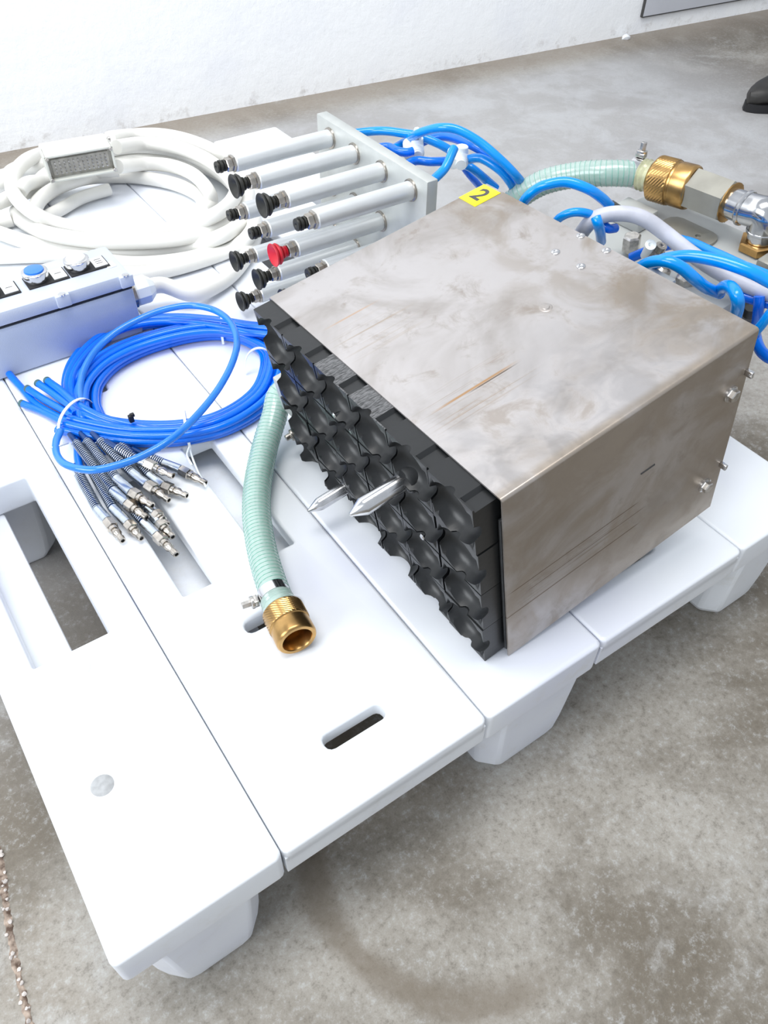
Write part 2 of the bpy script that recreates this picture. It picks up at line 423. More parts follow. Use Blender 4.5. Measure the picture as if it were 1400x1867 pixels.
# ------------------------------------------------------------------ pallet
pal = empty('pallet', 'white moulded plastic pallet on stub feet carrying all the equipment', 'pallet', (0, 0, ZF))
def deck(x0, x1, holes):
    g = 0.0004
    thin = len(holes) > 4 or (len(holes) == 2 and x0 > .4 and x0 < .6)
    mb = plate_holes((x0 + g, x1 - g, 0.0, 1.2, ), holes, 0.0, -0.017 if thin else -0.038, 0.0035, 0.006)
    if thin:
        for (a, c, e_, f_) in ((x0 + g + .0005, x1 - g - .0005, .0006, .03), (x0 + g + .0005, x1 - g - .0005, 1.17, 1.1994), (x0 + g + .0005, x0 + .014, .03, 1.17), (x1 - .014, x1 - g - .0005, .03, 1.17)):
            mb.box(((a + c) / 2, (e_ + f_) / 2, -.0245), (c - a, f_ - e_, .027), .0006)
    o = mb.build('deck_board', M['pallet'], pal, smooth=50)
    wn_ = o.modifiers.new('wn', 'WEIGHTED_NORMAL'); wn_.keep_sharp = True
    o.location = (0, 0, -ZF); return o
s1, s2 = 0.134, 0.332
dk = []
dk.append(deck(0, s1, [(0.032, 0.102, 0.264, 0.508, 0.002), (0.032, 0.102, 0.692, 0.936, 0.002)]))
dk.append(deck(s1, s2, [(0.206, 0.265, 0.052, 0.0665, 0.006), (0.206, 0.265, 0.190, 0.204, 0.006),
                        (0.175, 0.207, 0.263, 0.455, 0.002), (0.262, 0.296, 0.263, 0.455, 0.002),
                        (0.175, 0.232, 0.603, 0.620, 0.003), (0.175, 0.207, 0.70, 0.93, 0.002), (0.262, 0.296, 0.70, 0.93, 0.002)]))
dk.append(deck(s2, 0.8 - s2, []))
dk.append(deck(0.8 - s2, 0.8 - s1, [(0.535, 0.594, 0.052, 0.0665, 0.006), (0.535, 0.594, 0.69, 0.93, 0.004)]))
dk.append(deck(0.8 - s1, 0.8, [(0.698, 0.768, 0.264, 0.508, 0.002), (0.698, 0.768, 0.692, 0.936, 0.002)]))
def stub(x0, x1, y0, y1):
    vs = []; fs = []; ch = 0.016
    zt, zm, zb = -0.037, -0.13, ZF
    L = []
    for z, ins in ((zt, 0.0), (-0.12, 0.006), (ZF + 0.012, 0.009), (ZF, 0.016)):
        a0, a1, c0, c1 = x0 + ins, x1 - ins, y0 + ins * 0.35, y1 - ins
        c = ch
        L.append([(a0 + c, c0, z), (a1 - c, c0, z), (a1, c0 + c, z), (a1, c1 - c, z), (a1 - c, c1, z), (a0 + c, c1, z), (a0, c1 - c, z), (a0, c0 + c, z)])
    for l in L: vs += l
    for i in range(3):
        for k in range(8):
            k2 = (k + 1) % 8; fs.append((i * 8 + k, i * 8 + k2, (i + 1) * 8 + k2, (i + 1) * 8 + k))
    fs.append(tuple(range(8))); fs.append(tuple(reversed(range(24, 32))))
    o = MB().add(vs, fs).build('foot', M['pallet'], pal, smooth=20); o.location = (0, 0, -ZF)
    md = o.modifiers.new('b', 'BEVEL'); md.width = 0.003; md.segments = 2; md.limit_method = 'ANGLE'
for fx in ((0.012, 0.118), (0.345, 0.470), (0.682, 0.788)):
    for fy in ((0.004, 0.15), (0.53, 0.67), (1.05, 1.196)): stub(*fx, *fy)
# lower ribs seen through the slots
for (x0, x1, y0, y1, z0, z1) in ((0.012, 0.0668, 0.20, 0.515, -0.090, -0.040), (0.160, 0.225, 0.18, 0.52, -0.060, -0.034), (0.245, 0.315, 0.18, 0.52, -0.060, -0.034)):
    o = MB().box(((x0 + x1) / 2, (y0 + y1) / 2, (z0 + z1) / 2), (x1 - x0, y1 - y0, z1 - z0), 0.003).build('lower_rib', M['pallet'], pal); o.location = (0, 0, -ZF)
for (x, y, r, mt, h) in ((0.043, 0.1275, 0.0092, M['plug'], 0.0003), (0.066, 0.2405, 0.0092, M['pallet'], 0.0004)):
    o = MB().lathe((x, y, -0.004), (0, 0, 1), [(0, r), (0.004 + h - 0.0003, r), (0.004 + h, r - 0.0004), (0.004 + h, 0)], 32).build('plug', mt, pal); o.location = (0, 0, -ZF)

# ------------------------------------------------------------------ steel covered gripper head (its own tilted frame)
RB = ((0.9863, -0.00275, -0.16497), (0.00791, 0.9995, 0.03062), (0.1648, -0.0315, 0.98582))
GM = Matrix(RB).to_4x4(); GM.translation = V((0.3867, 0.0382, 0.0003))
LX, LY, LZ = 0.2598, 0.3296, 0.2188
gr = empty('gripper_head', 'large gripper head under a stained stainless steel cover with black moulded pads at its mouth', 'gripper')
gr.matrix_world = GM
def L2W(x, y, z): return GM @ V((x, y, z))
# cover: bent sheet, section in y-z swept along x
t = 0.0016; rad = 0.003; out = []
out.append((0.0, 0.0))
for k in range(7):
    a = PI - PI / 2 * k / 6; out.append((rad + rad * math.cos(a), LZ - rad + rad * math.sin(a)))
for k in range(7):
    a = PI / 2 - PI / 2 * k / 6; out.append((LY - rad + rad * math.cos(a), LZ - rad + rad * math.sin(a)))
out.append((LY, 0.014))
inn = [(t, 0.0)]
for k in range(7):
    a = PI - PI / 2 * k / 6; inn.append((rad + (rad - t) * math.cos(a), LZ - rad + (rad - t) * math.sin(a)))
for k in range(7):
    a = PI / 2 - PI / 2 * k / 6; inn.append((LY - rad + (rad - t) * math.cos(a), LZ - rad + (rad - t) * math.sin(a)))
inn.append((LY - t, 0.014))
b = MB(); vs = []; fs = []; nn = len(out)
for x in (0, LX):
    vs += [(x, y, z) for y, z in out] + [(x, y, z) for y, z in inn]
W2 = 2 * nn
for k in range(nn - 1):
    fs += [(k, k + 1, W2 + k + 1, W2 + k), (nn + k, W2 + nn + k, W2 + nn + k + 1, nn + k + 1), (k, nn + k, nn + k + 1, k + 1), (W2 + k, W2 + k + 1, W2 + nn + k + 1, W2 + nn + k)]
fs += [(0, W2, W2 + nn, nn), (nn - 1, 2 * nn - 1, W2 + 2 * nn - 1, W2 + nn - 1)]
cover = b.add(vs, fs).build('cover', M['steel'], gr)
# rivets
r0 = None
for (x, y) in ((0.2565, 0.191), (0.224, 0.189), (0.2555, 0.158), (0.224, 0.157)):
    if r0 is None:
        r0 = MB().lathe((0, 0, 0), (0, 0, 1), [(0, 0.0042), (0.0008, 0.004), (0.0014, 0.0030), (0.0014, 0.0016), (0.0008, 0.0012), (0.0008, 0)], 20).build('rivet', M['chrome'], cover)
        r0.location = (x, y, LZ)
    else: copy_child(r0, cover, (x, y, LZ))
MB().lathe((0.164, 0.136, LZ), (0, 0, 1), [(0, 0.0058), (0.0003, 0.0052), (0.0003, 0.0035), (0.0010, 0.0028), (0.0012, 0)], 24).build('rivet', M['steel'], cover)
# hex bolts with washers on the right side
for (x, z) in ((0.2425, 0.1615), (0.239, 0.049)):
    o = MB().lathe((x, 0, z), (0, -1, 0), [(0, 0.0075), (0.0014, 0.0075), (0.0016, 0.0068), (0.0016, 0)], 28).build('washer', M['chrome'], cover)
    MB().lathe((x, -0.0016, z), (0, -1, 0), [(0, 0.0058), (0.0042, 0.0058), (0.0050, 0.0048), (0.0050, 0)], 6, ang=0.3).build('bolt_head', M['bolt'], cover, smooth=20)
MB().box((0.2572, -0.0035, 0.176), (0.0035, 0.007, 0.006), 0.0006).build('clip', M['chrome'], cover)
MB().box((0.2572, -0.0035, 0.064), (0.0035, 0.007, 0.006), 0.0006).build('clip', M['chrome'], cover)
# small burred slots in the side sheet
for (x, z, l) in ((0.152, 0.1365, 0.016),):
    MB().box((x, -0.0002, z), (l, 0.0008, 0.0016), 0.0003).build('slot', M['darkline'], cover)
# yellow number sticker
st = MB().box((0.2405, 0.3155, LZ + 0.0002), (0.033, 0.0255, 0.0005), 0.0001).build('number_sticker', M['yellow'], cover)
cu = bpy.data.curves.new('digit', 'FONT'); cu.body = '2'; cu.size = 0.028; cu.align_x = 'CENTER'; cu.align_y = 'CENTER'; cu.extrude = 0.00012; cu.offset = 0.0005
to = bpy.data.objects.new('digit_tmp', cu); COL.objects.link(to)
bpy.context.view_layer.update()
me = bpy.data.meshes.new_from_object(to.evaluated_get(bpy.context.evaluated_depsgraph_get())); bpy.data.objects.remove(to)
me.materials.clear(); me.materials.append(M['ink'])
dg = bpy.data.objects.new('digit', me); COL.objects.link(dg); dg.parent = cover; dg.location = (0.2405, 0.3155, LZ + 0.0006); dg.rotation_euler = (0, 0, -PI / 2)
tag(dg, 'black digit 2')

# moulded pads 6 x 4, a bowl cut in each
h = 0.0265; XF = -0.020
def pad_mesh(top=False):
    vs = []; fs = []; na = 64; RM = 0.0277
    def depth(y, z):
        q = math.sqrt(y * y + (z / 0.97) ** 2) / RM
        return 0 if q >= 1 else 0.0195 * (1 - q * q) ** 0.42
    lev = []
    for j in range(15):
        row = []
        for k in range(na):
            th = 2 * PI * k / na; c, s_ = math.cos(th), math.sin(th)
            bd = h / max(abs(c), abs(s_)); fr_ = j / 14
            rb = min(RM * 0.985, bd)
            r_ = rb * (j / 12) ** 0.9 if j <= 12 else rb + (bd - rb) * (j - 12) / 2
            r_ = max(r_, 0.0002)
            y, z = r_ * c, r_ * s_
            row.append((XF + depth(y, z), y, z))
        lev.append(row)
    for row in lev: vs += row
    for j in range(14):
        for k in range(na):
            k2 = (k + 1) % na; fs.append((j * na + k, j * na + k2, (j + 1) * na + k2, (j + 1) * na + k))
    fs.append(tuple(range(na)))
    base = len(vs); last = lev[-1]
    def low(y, z): return z - (0.0032 if top and z > h * .98 and y < -0.0135 else 0)
    vs += [(max(x + 0.0012, XF + .0012), y, z) for x, y, z in last]
    vs += [(max(x + 0.0022, XF + .0022), y, low(y, z)) for x, y, z in last]
    vs += [(0.014, y, low(y, z)) for _, y, z in last]
    for q_ in range(3):
        o_ = 14 * na if q_ == 0 else base + (q_ - 1) * na; o2 = base + q_ * na
        for k in range(na):
            k2 = (k + 1) % na; fs.append((o_ + k, o_ + k2, o2 + k2, o2 + k))
    fs.append(tuple(range(base + 2 * na, base + 3 * na)))
    return MB().add(vs, fs)
ys = [0.033 + 0.0532 * k for k in range(6)]
zs = [0.030 + 0.0537 * k for k in range(4)]
protos = {}
for i, y in enumerate(ys):
    for j, z in enumerate(zs):
        yy = y + (random.random() - .5) * 0.0010; zz = z + (random.random() - .5) * 0.0012
        xx = (random.random() - .5) * 0.0016
        key = (j == 3, j == 3 and i in (2, 3))
        if key not in protos:
            o = protos[key] = pad_mesh(key[0]).build('pad', M['blackworn'] if key[1] else M['black'], gr, smooth=30)
            if key[1]:
                tag(o, 'black pad with a grooved worn top'); o.data.materials.append(M['black'])
                for pg in o.data.polygons: pg.material_index = 0 if pg.normal.z > .8 and pg.center.z > h * .9 else 1
        else: o = copy_child(protos[key], gr)
        o.location = (xx, yy, zz); o.scale = (1, 0.968, 0.985)
for i, y in enumerate(ys):              # column bodies behind the pads
    zt = zs[-1] + h - 0.0035
    MB().box((0.07, y, (zt + 0.004) / 2), (0.13, 0.0500, zt - 0.004), 0.0008).build('pad_carrier', M['blacktop'], gr)
# guide pins
for (y, z, r_, tip) in ((0.1045, 0.1630, 0.0078, -0.070), (0.2245, 0.0515, 0.0068, -0.064)):
    MB().lathe((0.03, y, z), (-1, 0, 0), [(0, r_), (0.03 - tip - 0.014, r_), (0.03 - tip - 0.013, r_ * 0.96), (0.03 - tip - 0.001, 0.0016), (0.03 - tip, 0)], 36).build('guide_pin', M['chrome'], gr)
    MB().lathe((0.02, y, z), (-1, 0, 0), [(0, r_ + 0.005), (0.034, r_ + 0.005), (0.036, r_ + 0.004), (0.036, r_ + 0.0005), (0.010, r_ + 0.0005)], 36).build('pin_bush', M['blacktop'], gr)
for (y, z, r_) in ((0.086, 0.108, 0.0035), (0.205, 0.166, 0.0035), (0.178, 0.166, 0.003)):
    MB().lathe((-0.012, y, z), (-1, 0, 0), [(0, r_), (0.0065, r_), (0.0075, r_ * .7), (0.0075, 0)], 6).build('screw', M['chrome'], gr, smooth=20)
# right flank of the body: dark plate inside the cover
MB().box((0.06, 0.0045, 0.10), (0.12, 0.003, 0.185), 0.0008).build('body_flank', M['blacktop'], gr)
MB().box((0.06, LY / 2, LZ - 0.0095), (0.10, LY - 0.012, 0.003), 0.0005).build('body_top', M['darkline'], gr)
MB().box((0.19, LY / 2, 0.10), (0.13, LY - 0.05, 0.16), 0.003).build('body', M['machinedark'], gr)
# block the head rests on
bw = MB().box((0.575, 0.205, 0.0145), (0.12, 0.26, 0.0285), 0.002).build('rest_block', M['machine'], gr); bw.matrix_parent_inverse = GM.inverted()
# light block and screw at the left edge of the mouth
ob = MB().box((0.014, LY + 0.016, 0.085), (0.05, 0.030, 0.045), 0.002).build('side_bracket', M['machine'], gr)
MB().cyl((-0.008, LY + 0.004, 0.044), (-0.020, LY + 0.006, 0.044), 0.0065, 16).build('side_screw', M['nickel'], gr)
MB().cyl((-0.017, LY + 0.006, 0.044), (-0.026, LY + 0.006, 0.044), 0.0035, 12).build('side_screw', M['nickel'], gr)

# rear machine: platform, blocks, elbow
def box_l(name, x0, x1, y0, y1, z0, z1, mt, bev=0.002, parent=gr):
    return MB().box(((x0 + x1) / 2, (y0 + y1) / 2, (z0 + z1) / 2), (x1 - x0, y1 - y0, z1 - z0), bev).build(name, mt, parent)
box_l('rear_platform', 0.30, 0.512, 0.118, 0.325, 0.088, 0.104, M['machine'], 0.004)
box_l('rear_frame', 0.262, 0.48, 0.125, 0.315, 0.02, 0.087, M['machinedark'])
box_l('cylinder_block', 0.275, 0.312, 0.19, 0.30, 0.088, 0.165, M['machine'], 0.003)
box_l('cylinder_block', 0.30, 0.345, 0.145, 0.178, 0.1042, 0.150, M['aluplate'], 0.003)
box_l('valve_block', 0.275, 0.315, 0.06, 0.112, 0.088, 0.128, M['aluplate'], 0.003)
box_l('corner_plate', 0.43, 0.462, 0.272, 0.318, 0.1042, 0.120, M['machine'], 0.002)
# oval recess plate
pl = plate_holes((0.452, 0.484, 0.198, 0.268), [(0.465, 0.471, 0.216, 0.222, 0.0028)], 0.1075, 0.1042, 0.0008, 0.014).build('handle_plate', M['aluhex'], gr)
GI = GM.inverted()
def L(u, v, z):
    """world point where the pixel ray meets the plane z = const of the tilted head"""
    a = GI @ CAM; d = GI.to_3x3() @ ray(u, v); return GM @ (a + d * ((z - a.z) / d.z))
def toL(p): return GI @ p
# pipe elbow standing on the rear platform
eb = toL(L(1384, 450, 0.106)); ec = eb + V((0, 0, 0.036)); ed = toL(L(1262, 343, 0.142)); ax = (ed - ec).normalized()
el = MB(); el.cyl(eb + V((0, 0, 0.008)), eb + V((0, 0, 0.020)), 0.0150, 28); el.cyl(eb + V((0, 0, 0.019)), eb + V((0, 0, 0.0225)), 0.0175, 28)
el.tube([eb + V((0, 0, 0.0225)), eb + V((0, 0, 0.031)), ec + V((0, 0, 0.002)) + ax * 0.004, ec + ax * 0.014 + V((0, 0, 0.001)), ec + ax * 0.026], 0.0165, 24, 5)
el.cyl(ec + ax * 0.024, ec + ax * 0.028, 0.0185, 28); el.cyl(ec + ax * 0.028, ec + ax * 0.046, 0.0160, 28)
elbow = el.build('pipe_elbow', M['chrome'], gr)
MB().lathe(eb, (0, 0, 1), [(0, 0.0225), (0.008, 0.0225), (0.009, 0.020), (0.009, 0.01)], 6).build('elbow_nut', M['brass'], gr, smooth=20)
Lh = (ed - ec).length
hx = MB().lathe(ec + ax * 0.044, ax, [(0, 0.0215), (0.001, 0.0235), (Lh - 0.047, 0.0235), (Lh - 0.045, 0.021)], 6, ang=0.45).build('hex_adapter', M['aluhex'], gr, smooth=20)
MB().lathe(ec + ax * 0.0425, ax, [(0, 0.018), (0.0008, 0.0212), (0.0022, 0.0212), (0.003, 0.018)], 28).build('brass_gasket', M['brass'], gr)
box_l('lug', 0.455, 0.50, 0.119, 0.136, 0.1045, 0.122, M['aluhex'], 0.004)

def coupling(parent, a, d, r, L_, inv=None, open_front=True):
    """knurled brass hose coupling; the open mouth is at the end a + d * L_"""
    kn = MB(); n = 60
    vs = []; fs = []; rows = 13; d = V(d).normalized(); up = V((0, 0, 1)); x = d.cross(up).normalized(); y = x.cross(d)
    for j in range(rows + 1):
        tt = L_ * (0.10 + 0.44 * j / rows)
        for k in range(n):
            th = 2 * PI * k / n; rr = r * (1.0 + (0.018 if (j + k) % 2 and 0 < j < rows else -0.004))
            vs.append(V(a) + d * tt + x * rr * math.cos(th) + y * rr * math.sin(th))
    for j in range(rows):
        for k in range(n):
            k2 = (k + 1) % n; fs.append((j * n + k, j * n + k2, (j + 1) * n + k2, (j + 1) * n + k))
    kn.add(vs, fs)
    body = MB()
    body.lathe(a, d, [(0, r * .55), (0.001, r * .78), (L_ * .08, r * .86), (L_ * .10, r * .97), (L_ * .54, r * .985), (L_ * .56, r * .93), (L_ * .60, r * .92), (L_ * .62, r * .97), (L_ * .93, r * .98), (L_ - .001, r * .95), (L_, r * .90), (L_, r * .74), (L_ - .0012, r * .70), (L_ * .45, r * .68), (L_ * .40, r * .45), (L_ * .40, 0)], 48)
    o = body.build('brass_coupling', M['brass'], parent)
    kn.build('knurling', M['brass'], o, smooth=0)
    return o
def spiral_hose(parent, pts, r, pitch, wr=0.0006, core=False):
    P = resample(spline(pts, 14), 0.004)
    MB().tube(P, r, 24, smooth=False).build('hose_wall', M['hose'], parent)
    if core: MB().tube([p_ - V((0, 0, r * .40)) for p_ in P], r * 0.52, 16, smooth=False).build('hose_lining', M['hosecore'], parent)
    else: MB().tube(P, r * 0.80, 16, smooth=False).build('hose_lining', M['hoselining'], parent)
    Q = resample(spline(P, 12), 0.0003); fr = frames(Q); H = []
    for i, (q, (t_, x, y)) in enumerate(zip(Q, fr)):
        th = 2 * PI * (i * 0.0003) / pitch
        H.append(q + (x * math.cos(th) + y * math.sin(th)) * (r + 0.0001))
    MB().tube(H, wr, 5, smooth=False).build('hose_spiral', M['hosewire'], parent)
    return P
M['hoselining'] = plain('pale_hose_lining', (0.50, 0.70, 0.66), 0.4)
def clamp(parent, c, d, r, w_, up):
    c = V(c); d = V(d).normalized(); up = V(up); up = (up - d * up.dot(d)).normalized(); sd = d.cross(up)
    o = MB().lathe(c - d * w_ / 2, d, [(0, r), (0, r + .0012), (w_, r + .0012), (w_, r), (0, r)], 40).build('hose_clamp', M['chrome'], parent)
    b = MB(); mt = Matrix((( d.x, sd.x, up.x, 0), (d.y, sd.y, up.y, 0), (d.z, sd.z, up.z, 0), (0, 0, 0, 1))); mt.translation = c + up * (r + .004)
    b.box((0, 0, 0), (w_ * .9, 0.008, 0.005), 0.0008, mt)
    b.cyl(c + up * (r + .0085) - sd * 0.0, c + up * (r + .0175), 0.0036, 6)
    b.cyl(c + up * (r + .0055), c + up * (r + .009), 0.0062, 20)
    b.build('clamp_screw', M['bolt'], o)
    return o

# rear hose: from behind the head round to the elbow
rh = empty('suction_hose', 'clear green suction hose arching behind the steel cover to the chrome elbow', 'hose', L(1100, 318, 0.14))
def rel(root): return lambda pts: [V(p) - root.location for p in pts]
pc = L(1185, 322, 0.142); pe = GM @ ed; dirc = (pe - pc).normalized()
Lc = (pe - pc).length
q = rel(rh)([L(880, 420, 0.06), L(930, 372, 0.105), L(985, 335, 0.132), L(1050, 319, 0.142), L(1110, 316, 0.146), pc - dirc * 0.010, pc + dirc * 0.004])
spiral_hose(rh, q, 0.0143, 0.0056, 0.00045, core=True)
coupling(rh, pc - rh.location + dirc * 0.002, dirc, 0.0245, Lc - 0.001)
MB().lathe(pc - rh.location - dirc * 0.012, dirc, [(0, 0.0165), (0.002, 0.0175), (0.004, 0.0163), (0.007, 0.0178), (0.010, 0.0165), (0.015, 0.018), (0.016, 0.012)], 32).build('hose_collar', M['collar'], rh)
clamp(rh, pc - rh.location - dirc * 0.017, dirc, 0.0158, 0.012, (0.1, 0.2, 1))

# front hose lying on the pallet
fh = empty('suction_hose', 'clear green suction hose with open knurled brass coupling lying on the pallet in front', 'hose', G(480, 920, 0.0))
zc = 0.0195
c0 = G(512, 1108, zc); c1 = G(545, 1172, zc + 0.001); dirc = (c1 - c0).normalized()
q = rel(fh)([L2W(0.030, LY + 0.02, 0.062), G(516, 715, 0.050), G(500, 760, 0.034), G(483, 815, 0.022), G(470, 880, 0.017), G(468, 940, 0.016), G(477, 1000, 0.0165), G(492, 1055, 0.018), c0, c0 + dirc * 0.003])
P = resample(spline(q, 14), 0.004)
spiral_hose(fh, q, 0.0142, 0.0048, 0.00042)
coupling(fh, c0 - fh.location, dirc, 0.0192, 0.040)
MB().lathe(c0 - fh.location - dirc * 0.013, dirc, [(0, 0.0142), (0.002, 0.0155), (0.004, 0.0145), (0.006, 0.0158), (0.008, 0.0148), (0.010, 0.0162), (0.014, 0.016), (0.016, 0.010)], 32).build('hose_collar', M['hose'], fh)
clamp(fh, c0 - fh.location - dirc * 0.017, dirc, 0.0140, 0.010, G(440, 1110, 0.02) - c0)

# ------------------------------------------------------------------ rod gripper: back plate with sixteen rods
X0 = 0.592
rg = empty('rod_gripper', 'aluminium plate holding sixteen long rods tipped with rubber suction cups', 'gripper', (X0, 0.57, 0.0))
ycols = [0.655, 0.600, 0.5415, 0.4835]; zrows = [0.203, 0.142, 0.081, 0.022]
pl_ = MB().box((0.0075, 0, 0.112), (0.015, 0.232, 0.222), 0.0015).build('back_plate', M['aluplate'], rg)
def cup_mesh(k):
    """suction cup facing -x, base at 0"""
    if k == 0:      # small ribbed black cup
        return [(0, .003), (.001, .0065), (.003, .0065), (.0035, .0045), (.005, .0045), (.0055, .0072), (.008, .0072), (.0085, .005), (.010, .005), (.0105, .0068), (.012, .0064), (.012, .0025), (.009, 0)]
    return [(.0, .003), (.001, .0062), (.002, .0066), (.003, .0046), (.0045, .0046), (.0052, .0070), (.0068, .0074), (.0078, .0050), (.0092, .0056), (.0100, .0106), (.0125, .0124), (.0145, .0116), (.0153, .0098), (.0160, .0122), (.0182, .0134), (.0188, .0130), (.0180, .0095), (.014, .0042), (.013, 0)]
rod_ends = {   # (column, row): (u, v) of the rod's front end, kind: 0 small cup, 1 wide cup, 2 red cup
    (0, 0): (440, 308, 0), (1, 0): (483, 340, 1), (2, 0): (532, 372, 1), (3, 0): (584, 408, 0),
    (0, 1): (450, 388, 0), (1, 1): (496, 425, 0), (2, 1): (542, 456, 2), (3, 1): (590, 488, 0),
    (0, 2): (461, 463, 1), (1, 2): (505, 497, 1), (2, 2): (552, 532, 1), (3, 2): (600, 566, 1),
    (0, 3): (470, 535, 1), (1, 3): (512, 570, 1), (2, 3): (560, 610, 1), (3, 3): (610, 640, 1)}
cups = {}
for (i, j), (u, v, k) in rod_ends.items():
    y, z = ycols[i] - 0.57, zrows[j]
    # length from where the pixel ray passes the rod's height
    g = G(u, v, z); xe = g.x - X0
    rr = 0.0105
    o = MB().lathe((0, 0, 0), (-1, 0, 0), [(0, rr), (-xe - 0.001, rr), (-xe, rr - 0.001), (-xe, 0.003)], 28).build('rod', M['alu'], rg); o.location = (0, y, z)
    MB().lathe((0, 0, 0), (-1, 0, 0), [(0, rr + 0.0022), (0.002, rr + 0.0018), (0.0025, rr)], 28).build('seal_ring', M['nickel'], o)
    MB().lathe((xe, 0, 0), (-1, 0, 0), [(0, 0.0095), (0.001, 0.0098), (0.0035, 0.0098), (0.0035, 0.0082), (0.010, 0.0082), (0.011, 0.0072), (0.011, 0.004), (0.014, 0.004)], 6 if k == 0 else 8).build('nut', M['nickel'], o, smooth=20)
    cb = MB().lathe((xe - 0.011, 0, 0), (-1, 0, 0), cup_mesh(0 if k == 0 else 1), 28).build('suction_cup', M['red'] if k == 2 else M['cup'], o)
    if k == 2: tag(cb, 'red suction cup')
    if k: MB().lathe((xe - 0.011 - 0.0079, 0, 0), (-1, 0, 0), [(0, .0056), (.0004, .0066), (.0016, .0066), (.0018, .0056)], 24).build('cup_ring', M['cupband'], o)
# fittings at the back of the plate
for i, zz in ((0, 0.203), (1, 0.203), (2, 0.203), (3, 0.203)):
    mt = M['tie'] if i < 3 else M['brass']
    MB().lathe((0.015, ycols[i] - 0.57, zz), (1, 0, 0), [(0, .0075), (.007, .0075), (.008, .0062), (.014, .0062), (.015, .005)], 20).build('push_fitting', mt, rg)

# ------------------------------------------------------------------ blue air tubes around the two grippers
def tube_thing(pts, r, label, mat='bluesky', group=None, cat='tube', name='air_tube', n=14, step=7):
    P = [V(p) for p in pts]; base = P[len(P) // 2].copy(); o = MB().tube([p - base for p in P], r, n, step).build(name, M[mat])
    o.location = base; return tag(o, label, cat, group)
def GP(pts, z=None):
    return [G(p[0], p[1], (p[2] if len(p) > 2 else z)) for p in pts]
g1 = 'blue air tubes behind the rod gripper'
rt = 0.0052
tube_thing([V((X0 + .018, ycols[0], .203))] + GP([(672, 240, .205), (703, 239, .208), (735, 243, .208), (762, 248, .207), (803, 264, .200), (835, 285, .185), (870, 315, .17), (905, 345, .15)]), rt, 'blue air tube from the far end of the rod plate, top left of the tubes', group=g1)
tube_thing([V((X0 + .018, ycols[1], .203))] + GP([(705, 268, .204), (722, 275, .204), (740, 278, .204), (752, 276, .204)]), rt, 'short dark blue tube stub entering the left white connector', mat='blue', group=g1)
tube_thing(GP([(716, 272, .190), (738, 259, .195), (758, 246, .217), (775, 239, .226), (803, 233, .236), (834, 237, .236), (874, 259, .226), (914, 293, .21), (944, 324, .19), (960, 345, .16)]), rt, 'blue air tube with the highest arch over the white connectors', group=g1)
tube_thing(GP([(764, 262, .188), (792, 251, .195), (823, 251, .20), (869, 270, .20), (910, 300, .185), (930, 322, .165), (950, 350, .13)]), rt, 'darker blue air tube arching just beneath the highest one', mat='blue', group=g1)
tube_thing([V((X0 + .018, ycols[2], .198))] + GP([(755, 294, .198), (785, 295, .198), (812, 294, .197), (826, 292, .195)]), rt, 'straight blue tube running level into the right white connector', mat='blue', group=g1)
tube_thing([V((X0 + .024, ycols[3], .203))] + GP([(806, 313, .210), (815, 300, .215), (822, 284, .221), (828, 270, .226)]), rt, 'short light blue tube rising from the brass fitting of the rod plate', group=g1)
tube_thing(GP([(854, 291, .200), (868, 288, .204), (884, 292, .204), (912, 311, .196), (930, 333, .18), (945, 360, .15)]), rt, 'blue air tube leaving the right white connector towards the green hose', group=g1)
tube_thing(GP([(846, 300, .180), (862, 308, .178), (882, 324, .165), (903, 342, .145)]), rt, 'blue air tube passing under the right white connector to the yellow sticker', group=g1)
tube_thing(GP([(845, 304, .160), (852, 314, .152), (862, 326, .142), (880, 346, .12)]), rt * .9, 'short dark blue tube dropping from the right white connector', mat='blue', group=g1)
def connector(p, ang, label):
    e = empty('tube_connector', label, 'connector', p, 'white tube connectors')
    b = MB(); d = V((math.cos(ang), math.sin(ang), .15)).normalized(); sd = V((-d.y, d.x, 0))
    b.cyl(-d * .013, d * .013, .0088, 18); b.cyl(-d * .016 + sd * .010, d * .011 + sd * .010, .0074, 16)
    b.cyl(V((0, 0, -.004)), V((0, 0, .013)), .0075, 16)
    b.build('connector_body', M['tie'], e)
    for s_ in (-1, 1):
        MB().lathe(d * s_ * .011, d * s_, [(0, .0078), (.004, .0078), (.005, .0065), (.007, .0065)], 18).build('release_collar', M['tie'], e)
connector(G(760, 270, .198), 1.0, 'left white plastic tube connector behind the rod plate')
connector(G(841, 286, .200), 0.9, 'right white plastic tube connector nearest the yellow sticker')
tie = MB().lathe(G(761, 247, .212) - V((.002, 0, 0)), (1, -.3, 0), [(0, .0095), (0, .0105), (.003, .0105), (.003, .0095), (0, .0095)], 24, sq=.9).build('cable_tie', M['tie'])
tag(tie, 'thin white tie holding the blue tubes together behind the rod plate', 'cable tie')

